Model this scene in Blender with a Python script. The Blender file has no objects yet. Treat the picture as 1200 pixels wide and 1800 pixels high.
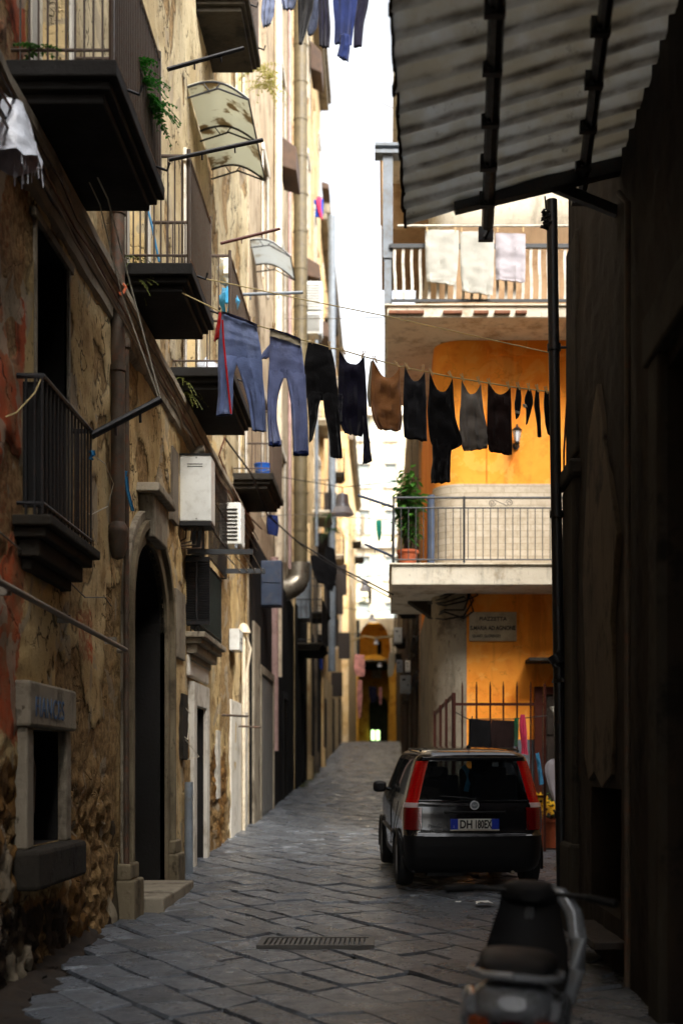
import bpy, bmesh, math, random
from mathutils import Vector, Matrix, noise
random.seed(11)
R = math.radians
SC = bpy.context.scene
COL = SC.collection
F, VX, VY, EYE = 2200.0, 675.0, 1350.0, 1.65
LX = -2.45                                   # plane of the left facade

def W(px, py, D): return Vector(((px - VX) / F * D, D, EYE + (VY - py) / F * D))
def zz(py, D): return EYE + (VY - py) / F * D
def dL(px, X=LX): return X * F / (px - VX)

GT = [(-60, -2.6), (-10, -1.95), (0, -1.68), (8, -1.49), (13.5, -1.33), (19.2, -1.14), (30, -.70), (47, .10),
      (60, .82), (70, 1.43), (76, 1.65), (90, 1.6), (150, 1.5), (700, 1.5)]
def GZ(D):
    for (a, za), (b, zb) in zip(GT, GT[1:]):
        if a <= D <= b:
            return EYE + za + (zb - za) * (D - a) / (b - a)
    return EYE + (GT[0][1] if D < GT[0][0] else GT[-1][1])

def lin(c):
    c /= 255.0
    return c / 12.92 if c <= .04045 else ((c + .055) / 1.055) ** 2.4
def C(r, g, b): return (lin(r), lin(g), lin(b), 1.0)
def clamp(x, a=0., b=1.): return max(a, min(b, x))
def sstep(a, b, x):
    t = clamp((x - a) / (b - a)); return t * t * (3 - 2 * t)
def lerp(a, b, t): return a + (b - a) * t

# ------------------------------------------------------------------ mesh collector
class MB:
    def __init__(s): s.v, s.f, s.att = [], [], None
    def add(s, vs, fs):
        o = len(s.v); s.v.extend(Vector(v) for v in vs); s.f.extend(tuple(i + o for i in f) for f in fs)
    def box(s, x0, x1, y0, y1, z0, z1):
        s.add([(x0,y0,z0),(x1,y0,z0),(x1,y1,z0),(x0,y1,z0),(x0,y0,z1),(x1,y0,z1),(x1,y1,z1),(x0,y1,z1)],
              [(3,2,1,0),(4,5,6,7),(0,1,5,4),(1,2,6,5),(2,3,7,6),(3,0,4,7)])
    def obox(s, c, size, rot=None):
        c = Vector(c); rot = rot or Matrix.Identity(3); hx, hy, hz = [q / 2 for q in size]
        vs = [c + rot @ Vector((x*hx, y*hy, z*hz)) for z in (-1,1) for (x,y) in ((-1,-1),(1,-1),(1,1),(-1,1))]
        s.add(vs, [(3,2,1,0),(4,5,6,7),(0,1,5,4),(1,2,6,5),(2,3,7,6),(3,0,4,7)])
    def tube(s, pts, r, n=8, cap=True):
        pts = [Vector(p) for p in pts]; rs = r if isinstance(r, (list, tuple)) else [r] * len(pts)
        rings = []; up = None
        for i, p in enumerate(pts):
            t = (pts[min(i+1, len(pts)-1)] - pts[max(i-1, 0)])
            if t.length < 1e-9: t = Vector((0,0,1))
            t.normalize()
            if up is None:
                up = Vector((0,0,1)) if abs(t.z) < .9 else Vector((1,0,0))
            a = t.cross(up)
            if a.length < 1e-6: a = t.cross(Vector((0,1,0.1)))
            a.normalize(); b = t.cross(a).normalized(); up = -b if False else up
            rings.append([p + (a * math.cos(2*math.pi*k/n) + b * math.sin(2*math.pi*k/n)) * rs[i] for k in range(n)])
        vs = [v for q in rings for v in q]; fs = []
        for i in range(len(pts) - 1):
            for k in range(n):
                k2 = (k+1) % n
                fs.append((i*n+k, i*n+k2, (i+1)*n+k2, (i+1)*n+k))
        if cap:
            fs.append(tuple(range(n-1, -1, -1))); fs.append(tuple((len(pts)-1)*n + k for k in range(n)))
        s.add(vs, fs)
    def lathe(s, prof, c, n=20, axis=None, cap=True):
        c = Vector(c); axis = axis or Matrix.Identity(3); vs = []; fs = []
        for (r, z) in prof:
            for k in range(n):
                a = 2*math.pi*k/n
                vs.append(c + axis @ Vector((r*math.cos(a), r*math.sin(a), z)))
        for i in range(len(prof)-1):
            for k in range(n):
                k2 = (k+1) % n
                fs.append((i*n+k, i*n+k2, (i+1)*n+k2, (i+1)*n+k))
        if cap:
            fs.append(tuple(range(n-1,-1,-1))); fs.append(tuple((len(prof)-1)*n+k for k in range(n)))
        s.add(vs, fs)
    def prism(s, poly, off):
        poly = [Vector(p) for p in poly]; off = Vector(off); n = len(poly)
        s.add(poly + [p + off for p in poly],
              [tuple(range(n-1,-1,-1)), tuple(range(n, 2*n))] + [(i, (i+1)%n, (i+1)%n+n, i+n) for i in range(n)])
    def grid(s, rows, closed=False):
        n = len(rows[0]); vs = [v for r in rows for v in r]; fs = []
        for i in range(len(rows)-1):
            for k in range(n if closed else n-1):
                k2 = (k+1) % n
                fs.append((i*n+k, i*n+k2, (i+1)*n+k2, (i+1)*n+k))
        s.add(vs, fs)
    def build(s, name, mat, parent=None, smooth=False, bevel=0, att=None, att2=None):
        off = Vector((0,0,0)); p = parent
        while p is not None: off += p.location; p = p.parent
        me = bpy.data.meshes.new(name)
        me.from_pydata([tuple(v - off) for v in s.v], [], s.f)
        if att:
            a = me.color_attributes.new('mask', 'FLOAT_COLOR', 'POINT')
            for i, c in enumerate(att): a.data[i].color = c
        if att2:
            a = me.attributes.new('peel', 'FLOAT', 'POINT')
            for i, c in enumerate(att2): a.data[i].value = c
        me.update()
        if smooth:
            for p_ in me.polygons: p_.use_smooth = True
            try: me.set_sharp_from_angle(angle=R(40))
            except Exception: pass
        o = bpy.data.objects.new(name, me); COL.objects.link(o)
        if mat: me.materials.append(mat)
        if parent: o.parent = parent
        if bevel:
            m = o.modifiers.new('Bevel', 'BEVEL'); m.width = bevel; m.segments = 2; m.limit_method = 'ANGLE'; m.angle_limit = R(40)
        return o

def empty(name, loc):
    o = bpy.data.objects.new(name, None); o.empty_display_size = .2; o.location = loc; COL.objects.link(o); return o
def tag(o, label=None, cat=None, group=None, kind=None):
    if label: o['label'] = label
    if cat: o['category'] = cat
    if group: o['group'] = group
    if kind: o['kind'] = kind
    return o
def thing(name, loc, label, cat, group=None): return tag(empty(name, loc), label, cat, group)

def copy_tree(o, parent=None):
    c = o.copy(); COL.objects.link(c)
    if parent: c.parent = parent
    for ch in list(o.children): copy_tree(ch, c)
    return c

# ------------------------------------------------------------------ shader helpers
class G:
    def __init__(s, name):
        s.m = bpy.data.materials.new(name); s.m.use_nodes = True; s.t = s.m.node_tree
        s.bsdf = s.t.nodes['Principled BSDF']; s._pos = None
    def n(s, typ, ins=None, **at):
        nd = s.t.nodes.new('ShaderNode' + typ)
        for k, v in at.items(): setattr(nd, k, v)
        for k, v in (ins or {}).items():
            sock = nd.inputs[k]
            if isinstance(v, bpy.types.NodeSocket): s.t.links.new(v, sock)
            else: sock.default_value = v
        return nd
    def pos(s):
        if s._pos is None: s._pos = s.n('NewGeometry').outputs['Position']
        return s._pos
    def scaled(s, sc, src=None):
        return s.n('Mapping', {'Vector': src or s.pos(), 'Scale': sc}).outputs[0]
    def noise(s, scale, detail=6, rough=.6, vec=None, dist=0):
        return s.n('TexNoise', {'Vector': vec or s.pos(), 'Scale': scale, 'Detail': detail, 'Roughness': rough, 'Distortion': dist}).outputs[0]
    def ramp(s, fac, a, b):
        nd = s.n('MapRange', {'Value': fac, 'From Min': a, 'From Max': b}); nd.interpolation_type = 'SMOOTHSTEP'; return nd.outputs[0]
    def math(s, op, a, b=0.0):
        return s.n('Math', {0: a, 1: b}, operation=op).outputs[0]
    def mix(s, f, a, b, mode='MIX'):
        nd = s.n('Mix', None, data_type='RGBA', blend_type=mode)
        for i, v in ((0, f), (6, a), (7, b)):
            if isinstance(v, bpy.types.NodeSocket): s.t.links.new(v, nd.inputs[i])
            else: nd.inputs[i].default_value = v
        return nd.outputs[2]
    def set(s, **kw):
        for k, v in kw.items():
            k = k.replace('_', ' ')
            sock = s.bsdf.inputs[k]
            if isinstance(v, bpy.types.NodeSocket): s.t.links.new(v, sock)
            else: sock.default_value = v
    def bump(s, h, strength=.4, dist=.02, prev=None):
        ins = {'Height': h, 'Strength': strength, 'Distance': dist}
        if prev: ins['Normal'] = prev
        o = s.n('Bump', ins).outputs[0]
        s.t.links.new(o, s.bsdf.inputs['Normal']); return o

def M(name, col, rough=.7, metal=0., var=.35, vscale=4., bump=.25, bscale=30., dirt=None, dirtamt=.5, obj=False, spec=.4, stretch=None, **kw):
    g = G(name)
    src = g.n('TexCoord').outputs['Object'] if obj else g.pos()
    if stretch: src = g.scaled(stretch, src)
    n1 = g.noise(vscale, 6, .65, src)
    dk = tuple(c * (1 - var) for c in col[:3]) + (1,)
    lt = tuple(min(1, c * (1 + var * .6)) for c in col[:3]) + (1,)
    c = g.mix(g.ramp(n1, .3, .7), dk, lt)
    if dirt:
        n2 = g.noise(vscale * 2.3, 8, .7, src)
        c = g.mix(g.math('MULTIPLY', g.ramp(n2, .48, .66), dirtamt), c, dirt)
    r = g.math('ADD', g.math('MULTIPLY', g.ramp(n1, .3, .7), .18), rough - .09)
    g.set(Base_Color=c, Roughness=r, Metallic=metal, Specular_IOR_Level=spec)
    if bump: g.bump(g.noise(bscale, 5, .6, src), bump, .01)
    for k, v in kw.items(): g.set(**{k: v})
    return g.m

def plaster(name, cols, stain=C(52,42,30), streak=.6, chips=.5, bump=.5, tone=1., mask=False, s0=.5):
    """weathered plaster: patches, vertical runs, chips"""
    g = G(name)
    P = g.pos()
    n1 = g.noise(s0, 7, .62, dist=.4); n2 = g.noise(2.2, 8, .7); n3 = g.noise(13, 8, .75)
    c = g.mix(g.ramp(n1, .38, .6), cols[0], cols[1])
    c = g.mix(g.ramp(n2, .5, .66), c, cols[2])
    if mask:
        att = g.n('VertexColor', layer_name='mask')
        sep = g.n('SeparateColor', {0: att.outputs[0]})
        mr, mg, mb = sep.outputs[0], sep.outputs[1], sep.outputs[2]
        edge = g.math('MULTIPLY', g.math('SUBTRACT', n3, .5), .9)
        def msk(v): return g.ramp(g.math('ADD', v, edge), .42, .58)
        # G: red paint   B: pale cream upper floor   R: bare tufa
        rb = g.mix(g.ramp(g.noise(1.7, 8, .75), .42, .6), C(184,86,48), C(156,112,78))
        c = g.mix(msk(mg), c, rb)
        cr = g.mix(g.ramp(g.noise(.9, 6, .6), .38, .6), C(170,152,116), C(200,186,152))
        c = g.mix(msk(mb), c, cr)
        tf = g.mix(g.ramp(g.noise(3.4, 6, .7), .36, .62), C(92,64,32), C(142,104,56))
        tf = g.mix(g.ramp(g.noise(7, 5, .7), .55, .7), tf, C(60,44,28))
        tm = msk(mr)
        c = g.mix(tm, c, tf)
        c = g.mix(g.math('MULTIPLY', msk(att.outputs['Alpha']), .92), c, g.mix(g.ramp(n2, .4, .6), C(30,25,20), C(48,40,30)))
    st = g.noise(3.2, 8, .75, g.scaled((1, 1, .22)))
    c = g.mix(g.math('MULTIPLY', g.ramp(st, .5, .68), streak), c, stain)
    gr = g.noise(1.1, 9, .78, dist=.8)
    c = g.mix(g.math('MULTIPLY', g.ramp(gr, .56, .68), streak * .8), c, stain)
    ch = g.noise(16, 6, .65, g.scaled((1, 1, .45)))
    chm = g.ramp(ch, .62, .67)
    c = g.mix(g.math('MULTIPLY', chm, chips), c, tuple(q * .45 for q in stain[:3]) + (1,))
    if mask:
        wv = g.n('VectorMath', {0: P, 1: g.n('TexNoise', {'Vector': P, 'Scale': 3.0, 'Detail': 5.0}).outputs['Color']}, operation='ADD').outputs[0]
        vd = g.n('TexVoronoi', {'Vector': wv, 'Scale': 1.1}, feature='DISTANCE_TO_EDGE').outputs[0]
        crk = g.math('MULTIPLY', g.math('SUBTRACT', 1.0, g.ramp(vd, .004, .02)), g.ramp(g.noise(.8, 3, .5), .45, .58))
        c = g.mix(g.math('MULTIPLY', crk, .85), c, C(34,26,18))
        big = g.noise(2.6, 9, .72, g.scaled((1, 1, .5)), .6)
        pl = g.n('Attribute', attribute_name='peel').outputs['Fac']
        bare = g.ramp(g.math('ADD', g.math('SUBTRACT', pl, g.math('MULTIPLY', mg, .45)), g.math('MULTIPLY', g.math('SUBTRACT', g.noise(22, 5, .7), .5), .5)), .42, .55)
        rim = g.math('MULTIPLY', g.ramp(pl, .12, .38), g.math('SUBTRACT', 1.0, g.ramp(pl, .6, .85)))
        c = g.mix(g.math('MULTIPLY', bare, .85), c, g.mix(g.ramp(n3, .42, .58), C(112,88,54), C(162,132,90)))
        c = g.mix(g.math('MULTIPLY', rim, .5), c, C(46,35,22))
        rep = g.ramp(g.noise(1.5, 4, .5, g.scaled((1, 1, .8)), 1.2), .585, .60)
        c = g.mix(g.math('MULTIPLY', rep, .7), c, g.mix(n2, C(150,136,114), C(176,164,142)))
        pit = g.ramp(g.noise(30, 4, .7), .63, .69)
        c = g.mix(g.math('MULTIPLY', pit, .7), c, C(50,38,24))
    if tone != 1.: c = g.mix(1.0, c, (tone, tone, tone, 1), 'MULTIPLY')
    h = g.math('SUBTRACT', g.math('ADD', g.math('MULTIPLY', n3, .6), g.math('MULTIPLY', n2, .8)), g.math('MULTIPLY', chm, .7))
    if mask: h = g.math('SUBTRACT', h, g.math('ADD', g.math('MULTIPLY', crk, 1.2), g.math('MULTIPLY', bare, .7)))
    g.set(Base_Color=c, Roughness=.88, Specular_IOR_Level=.2)
    g.bump(h, bump, .035)
    return g.m

def iron(name, col=(.012,.012,.013,1), rust=.3, rough=.5):
    g = G(name); n = g.noise(22, 6, .7)
    g.set(Base_Color=g.mix(g.math('MULTIPLY', g.ramp(n, .52, .68), rust), col, C(84,48,28)), Roughness=g.ramp(n, -.4, 1.6), Metallic=.2, Specular_IOR_Level=.4)
    g.bump(n, .3, .004); return g.m

def fabric(name, col, var=.25, wear=None, weave=500, sheen=.15, thin=.0):
    g = G(name)
    co = g.n('TexCoord').outputs['Object']
    n = g.noise(4, 5, .6, co); n2 = g.noise(60, 3, .6, co)
    c = g.mix(g.ramp(n, .3, .7), tuple(q*(1-var) for q in col[:3])+(1,), tuple(min(1,q*(1+var)) for q in col[:3])+(1,))
    if wear: c = g.mix(g.math('MULTIPLY', g.ramp(g.noise(2.2, 6, .6, g.scaled((1,1,.45), co)), .42, .7), .75), c, wear)
    c = g.mix(g.math('MULTIPLY', n2, .25), c, tuple(q*.6 for q in col[:3])+(1,))
    g.set(Base_Color=c, Roughness=.92, Specular_IOR_Level=.12, Sheen_Weight=sheen)
    g.bump(g.math('ADD', n2, g.math('MULTIPLY', g.noise(9,4,.6,co), 1.2)), .35, .012)
    if thin:
        tr = g.n('BsdfTranslucent', {'Color': c}); mx = g.n('MixShader', {0: thin, 1: g.bsdf.outputs[0], 2: tr.outputs[0]})
        g.t.links.new(mx.outputs[0], g.t.nodes['Material Output'].inputs[0])
    return g.m

def glass_mat(name, tint=(.02,.025,.03,1), clear=.45, rough=.03):
    g = G(name)
    g.set(Base_Color=tint, Roughness=rough, Specular_IOR_Level=.8)
    tr = g.n('BsdfTransparent', {'Color': (.55,.6,.62,1)})
    lw = g.n('LayerWeight', {'Blend': .25}).outputs['Facing']
    f = g.math('MULTIPLY', g.math('SUBTRACT', 1.0, lw), clear)
    mx = g.n('MixShader', {0: f, 1: g.bsdf.outputs[0], 2: tr.outputs[0]})
    g.t.links.new(mx.outputs[0], g.t.nodes['Material Output'].inputs[0]); return g.m

def emit(name, col, st):
    g = G(name); g.set(Base_Color=(0,0,0,1), Emission_Color=col, Emission_Strength=st); return g.m

def leafmat(name, a, b):
    g = G(name); rnd = g.n('NewGeometry').outputs['Random Per Island']
    c = g.mix(rnd, a, b)
    g.set(Base_Color=c, Roughness=.5, Specular_IOR_Level=.3)
    tr = g.n('BsdfTranslucent', {'Color': c}); mx = g.n('MixShader', {0: .3, 1: g.bsdf.outputs[0], 2: tr.outputs[0]})
    g.t.links.new(mx.outputs[0], g.t.nodes['Material Output'].inputs[0]); return g.m

m = {}
m['wallL1'] = plaster('worn_ochre_plaster', (C(192,164,112), C(214,190,144), C(166,136,92)), mask=True, streak=.42, chips=.85, bump=.9)
m['wallL2'] = plaster('pinkish_dirty_plaster', (C(170,152,126), C(192,176,150), C(136,118,96)), streak=.5, chips=.3)
m['wallL3'] = plaster('tan_plaster', (C(196,168,122), C(214,188,144), C(160,124,84)), streak=.45, chips=.25)
m['wallL4'] = plaster('warm_sand_plaster', (C(212,172,116), C(224,192,140), C(180,134,84)), streak=.35, chips=.2)
m['wallL5'] = plaster('pale_sunny_plaster', (C(226,190,130), C(232,206,160), C(200,160,104)), streak=.25, chips=.2)
m['soot'] = plaster('soot_black_shopfront', (C(15,13,12), C(24,21,18), C(11,10,9)), streak=.4, chips=.3)  # dirty black fronts; the colour also paints in the missing light low down
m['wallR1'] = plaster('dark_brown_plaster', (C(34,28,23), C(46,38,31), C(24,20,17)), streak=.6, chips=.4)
m['wallR3'] = plaster('grimy_grey_plaster', (C(84,74,62), C(98,86,70), C(50,42,36)), streak=.7, chips=.3)
m['stone'] = plaster('grey_stone', (C(134,124,108), C(150,140,122), C(104,94,80)), streak=.5, chips=.4, bump=.7)
m['piperno'] = plaster('dark_grey_piperno_stone', (C(104,92,72), C(124,112,90), C(74,64,50)), streak=.5, chips=.4, bump=.8)
m['dkstone'] = plaster('blackened_stone', (C(46,42,36), C(58,53,45), C(30,27,24)), streak=.6, chips=.4, bump=.7)
m['white_pl'] = plaster('whitewash', (C(206,200,186), C(216,210,198), C(176,166,148)), streak=.35, chips=.25)
m['cream'] = plaster('cream_plaster', (C(222,208,176), C(232,220,194), C(204,186,148)), streak=.2, chips=.12)
m['yellow'] = plaster('mustard_plaster', (C(214,150,42), C(222,164,60), C(186,120,30)), streak=.3, chips=.15)
m['beige'] = plaster('beige_render', (C(170,140,108), C(182,154,122), C(150,120,90)), streak=.25, chips=.1, bump=.25)
m['slabwhite'] = plaster('pale_concrete', (C(206,196,176), C(216,208,190), C(176,160,134)), streak=.4, chips=.35, bump=.35)

def orange_wall():
    g = G('orange_paint')
    n1 = g.noise(.7, 6, .6); n2 = g.noise(3, 8, .7)
    c = g.mix(g.ramp(n1, .38, .62), C(246,146,40), C(252,162,58))
    c = g.mix(g.math('MULTIPLY', g.ramp(n2, .5, .7), .5), c, C(226,114,28))
    st = g.noise(2.4, 7, .7, g.scaled((1,1,.12)))
    c = g.mix(g.math('MULTIPLY', g.ramp(st, .52, .66), .42), c, C(168,92,34))
    pa = g.noise(1.5, 5, .6, dist=1.)
    c = g.mix(g.math('MULTIPLY', g.ramp(pa, .56, .58), .35), c, C(252,182,92))
    vd = g.n('TexVoronoi', {'Vector': g.n('VectorMath', {0: g.pos(), 1: g.n('TexNoise', {'Vector': g.pos(), 'Scale': 2.5, 'Detail': 5.0}).outputs['Color']}, operation='ADD').outputs[0], 'Scale': .7}, feature='DISTANCE_TO_EDGE').outputs[0]
    c = g.mix(g.math('MULTIPLY', g.math('SUBTRACT', 1.0, g.ramp(vd, .001, .006)), .28), c, C(130,70,24))
    g.set(Base_Color=c, Roughness=.8, Specular_IOR_Level=.25)
    g.bump(g.math('ADD', g.noise(40,5,.6), g.noise(6,5,.6)), .25, .012); return g.m
m['orange'] = orange_wall()

def cladding():
    g = G('stone_cladding')
    v = g.n('Mapping', {'Vector': g.pos(), 'Rotation': (R(90),0,0)}).outputs[0]
    v = g.n('SeparateXYZ', {0: g.pos()}); v = g.n('CombineXYZ', {0: v.outputs[0], 1: v.outputs[2], 2: 0.0}).outputs[0]
    b = g.n('TexBrick', {'Vector': v, 'Color1': C(196,184,164), 'Color2': C(180,166,144), 'Mortar': C(160,146,124), 'Scale': 1.0,
            'Mortar Size': .005, 'Brick Width': .42, 'Row Height': .1, 'Bias': -.1})
    c = g.mix(g.math('MULTIPLY', g.ramp(g.noise(9, 7, .7), .4, .7), .5), b.outputs[0], C(150,132,106))
    g.set(Base_Color=c, Roughness=.75)
    h = g.math('SUBTRACT', g.noise(14,6,.6), g.math('MULTIPLY', b.outputs[1], 1.))
    g.bump(h, .5, .012); return g.m
m['cladding'] = cladding()

def corrug():
    g = G('dirty_fibreglass_sheet'); P = g.pos()
    n = g.noise(2.2, 8, .7, g.scaled((1,1,1))); n2 = g.noise(9, 8, .75)
    c = g.mix(g.ramp(n, .35, .62), C(232,236,238), C(214,212,202))
    c = g.mix(g.math('MULTIPLY', g.ramp(n2, .58, .70), .5), c, C(88,76,60))
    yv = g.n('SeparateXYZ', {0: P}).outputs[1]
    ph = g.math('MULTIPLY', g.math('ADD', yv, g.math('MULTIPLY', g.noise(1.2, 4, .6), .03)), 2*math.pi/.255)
    val = g.ramp(g.math('SINE', ph), -.45, -1.0); val2 = g.ramp(g.math('SINE', g.math('ADD', ph, 2.4)), -.1, 1.0)  # valley dirt bands that also paint in the ribs' light and shade
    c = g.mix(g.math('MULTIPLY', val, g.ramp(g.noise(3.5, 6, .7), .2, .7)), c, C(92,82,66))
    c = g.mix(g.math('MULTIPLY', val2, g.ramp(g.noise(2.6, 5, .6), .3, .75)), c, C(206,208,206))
    g.set(Base_Color=c, Roughness=.4)
    tr = g.n('BsdfTranslucent', {'Color': c}); mx = g.n('MixShader', {0: .6, 1: g.bsdf.outputs[0], 2: tr.outputs[0]})
    g.t.links.new(mx.outputs[0], g.t.nodes['Material Output'].inputs[0])
    g.bump(n2, .2, .004); return g.m
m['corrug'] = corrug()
def translu(name, a, b):
    g = G(name); c = g.mix(g.ramp(g.noise(2.2, 5, .6), .54, .6), a, b); g.set(Base_Color=c, Roughness=.3)
    tr = g.n('BsdfTranslucent', {'Color': c}); mx = g.n('MixShader', {0: .5, 1: g.bsdf.outputs[0], 2: tr.outputs[0]})
    g.t.links.new(mx.outputs[0], g.t.nodes['Material Output'].inputs[0]); return g.m

def slabs_mat():
    g = G('basalt_paving')
    rnd = g.n('NewGeometry').outputs['Random Per Island']
    n = g.noise(5, 8, .7); n2 = g.noise(45, 6, .7); n3 = g.noise(.8, 5, .6)
    c = g.mix(rnd, C(72,77,84), C(108,114,122))
    c = g.mix(g.math('MULTIPLY', g.ramp(n, .42, .68), .6), c, C(44,45,47))
    c = g.mix(g.math('MULTIPLY', g.ramp(n3, .5, .72), .35), c, C(110,106,98))
    c = g.mix(g.math('MULTIPLY', g.ramp(n2, .6, .68), .45), c, C(132,126,116))
    wet = g.ramp(g.noise(1.3, 6, .65, dist=.7), .52, .66)
    r = g.math('SUBTRACT', g.math('ADD', .20, g.math('MULTIPLY', g.ramp(n, .3, .7), .30)), g.math('MULTIPLY', wet, .12))
    g.set(Base_Color=c, Roughness=r, Specular_IOR_Level=.75)
    b = g.bump(n2, .6, .008); g.bump(n, .8, .03, b); return g.m
m['slabs'] = slabs_mat()
m['broken'] = M('weathered_brick_edge', C(128,84,62), .85, var=.4, bump=.5); m['dirt'] = M('packed_dirt', C(44,35,26), .95, bump=.8, bscale=40, var=.5, vscale=6)
m['joint'] = M('dark_joint_earth', C(30,27,24), .9, bump=.6, bscale=50, var=.5, vscale=8)
m['iron'] = iron('black_iron'); m['iron_worn'] = iron('worn_brown_iron', C(74,62,52), .5); m['rusty'] = iron('red_brown_iron', C(70,30,20), .6); m['greyiron'] = iron('grey_painted_iron', C(62,64,66), .15)
m['void'] = M('dark_room', C(14,12,11), .95, bump=0)
m['wood_dk'] = M('dark_wood', C(40,30,22), .6, stretch=(6,6,.6), bump=.4)
m['shutter_pale'] = M('pale_blue_shutter', C(176,186,182), .6, dirt=C(120,110,92), dirtamt=.4, stretch=(3,3,.5))
m['shutter_green'] = M('dark_green_shutter', C(30,36,32), .55, stretch=(3,3,.5))
m['shutter_wood'] = M('weathered_grey_wood', C(116,104,88), .75, var=.5, stretch=(9,9,.4), bump=.5, dirt=C(60,48,36))
m['glass'] = glass_mat('window_glass', clear=.3)
m['frame_white'] = M('white_frame', C(206,200,186), .5, dirt=C(130,118,98), dirtamt=.4)
m['white_metal'] = M('white_enamel', C(212,212,206), .35, var=.06, dirt=C(150,142,126), dirtamt=.25, bump=.05)
m['grey_metal'] = M('grey_painted_steel', C(120,128,136), .45, var=.2, dirt=C(96,84,70), dirtamt=.4, bump=.1)
m['blue_metal'] = M('slate_blue_steel', C(66,78,100), .5, var=.2, dirt=C(110,104,98), dirtamt=.35, bump=.1)
m['duct_brown'] = M('olive_brown_duct', C(104,92,66), .5, var=.25, dirt=C(70,60,48), dirtamt=.4, bump=.1)
m['silver_duct'] = M('galvanised_duct', C(168,160,144), .4, .75, var=.25, dirt=C(90,72,56), dirtamt=.6, bump=.15)
m['cream_pipe'] = M('cream_pipe', C(222,208,182), .5, var=.15, dirt=C(150,126,98), dirtamt=.4, bump=.05)
m['rust_pipe'] = M('weathered_iron_pipe', C(82,70,58), .65, .2, var=.4, dirt=C(110,62,36), dirtamt=.5, bump=.4)
m['pink_pipe'] = M('pinkish_pipe', C(172,142,136), .5, var=.2, dirt=C(100,84,74), dirtamt=.4, bump=.05)
m['cable'] = M('black_cable', C(20,18,18), .6, bump=0, var=.2)
m['cable_br'] = M('brown_cable', C(92,52,34), .6, bump=0, var=.2)
m['cable_gr'] = M('grey_cable', C(124,116,104), .6, bump=0, var=.2)
m['rope'] = M('white_rope', C(204,196,176), .85, bump=.5, bscale=300, var=.2)
m['rope_y'] = M('straw_rope', C(206,184,130), .85, bump=.5, bscale=300, var=.2)
m['blue_rope'] = M('blue_nylon', C(50,130,176), .5, bump=.6, bscale=150, var=.3)
m['peg'] = M('peg_wood', C(206,174,124), .7, var=.15, bump=.1)
m['awning'] = translu('yellowed_polycarbonate', C(216,216,202), C(150,136,108))
m['awning_w'] = translu('white_polycarbonate', C(226,230,230), C(200,198,190))
m['brown_cloth'] = M('brown_tarp', C(84,66,54), .8, var=.3)
m['terracotta'] = M('terracotta', C(172,86,50), .75, var=.25, bump=.2)
m['plastic_wrap'] = M('white_plastic_sheet', C(206,210,220), .25, var=.15, vscale=9, bump=.8, bscale=18, spec=.6)
m['leaf'] = leafmat('leaf_green', C(40,84,26), C(74,124,44)); m['leaf_dry'] = leafmat('leaf_olive', C(70,80,34), C(122,124,60))
m['leaf_fern'] = leafmat('fern_green', C(30,92,22), C(62,140,40)); m['leaf_yellow'] = leafmat('leaf_pale_yellow', C(150,150,70), C(206,196,120))
m['petal'] = M('yellow_petal', C(236,184,30), .6, var=.15, bump=0)
m['flower_c'] = M('brown_flower_centre', C(60,34,14), .8, bump=.3)
m['marble'] = M('greyed_marble', C(172,158,130), .55, var=.2, dirt=C(120,104,78), dirtamt=.5, bump=.15)
m['ink'] = M('black_lettering', C(34,30,28), .7, bump=0, var=.2)
m['drain'] = M('worn_grey_iron', C(96,93,88), .6, .2, var=.3, bump=.2)
m['sootblack'] = M('soot_blackened_stone', C(24,21,18), .92, var=.4, bump=.5)  # near-black colour that paints shade into recesses and under balconies
m['graffiti'] = M('faded_blue_paint', C(70,92,120), .85, var=.25, vscale=12, bump=.2)
m['red_cloth'] = fabric('red_fabric', C(176,24,22))
def text(body, size, loc, rot, mat, parent, name, sx=1.0, ext=.002, align='LEFT', bold=0.0, sp=1.0):
    cu = bpy.data.curves.new('txt', 'FONT'); cu.body = body; cu.size = size; cu.extrude = ext; cu.align_x = align; cu.offset = bold; cu.space_character = sp
    cu.resolution_u = 4
    tmp = bpy.data.objects.new('txt', cu); COL.objects.link(tmp)
    dg = bpy.context.evaluated_depsgraph_get(); me = bpy.data.meshes.new_from_object(tmp.evaluated_get(dg))
    bpy.data.objects.remove(tmp); bpy.data.curves.remove(cu)
    from mathutils import Euler
    off = Vector((0,0,0)); p = parent
    while p is not None: off += p.location; p = p.parent
    me.transform(Matrix.Diagonal((sx,1,1,1))); me.transform(Euler(rot).to_matrix().to_4x4()); me.transform(Matrix.Translation(Vector(loc) - off))
    me.materials.clear(); me.materials.append(mat)
    o = bpy.data.objects.new(name, me); COL.objects.link(o)
    if parent: o.parent = parent
    return o
def superloft(b, secs, n=26, e=2.6):
    """secs: (y, z, half width, half height [, x, lean]) -> closed hull along y"""
    rows = []
    for s in secs:
        y, z, w, h = s[:4]; x = s[4] if len(s) > 4 else 0; tilt = s[5] if len(s) > 5 else 0; row = []
        for k in range(n):
            a = 2*math.pi*k/n; ca, sa = math.cos(a), math.sin(a)
            px = w*math.copysign(abs(ca)**(2/e), ca); pz = h*math.copysign(abs(sa)**(2/e), sa)
            row.append(Vector((x+px, y + pz*tilt, z+pz)))
        rows.append(row)
    b.grid(rows, closed=True); o = len(b.v) - n*len(rows)
    b.f.append(tuple(o+k for k in range(n-1,-1,-1))); b.f.append(tuple(len(b.v)-n+k for k in range(n)))
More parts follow.
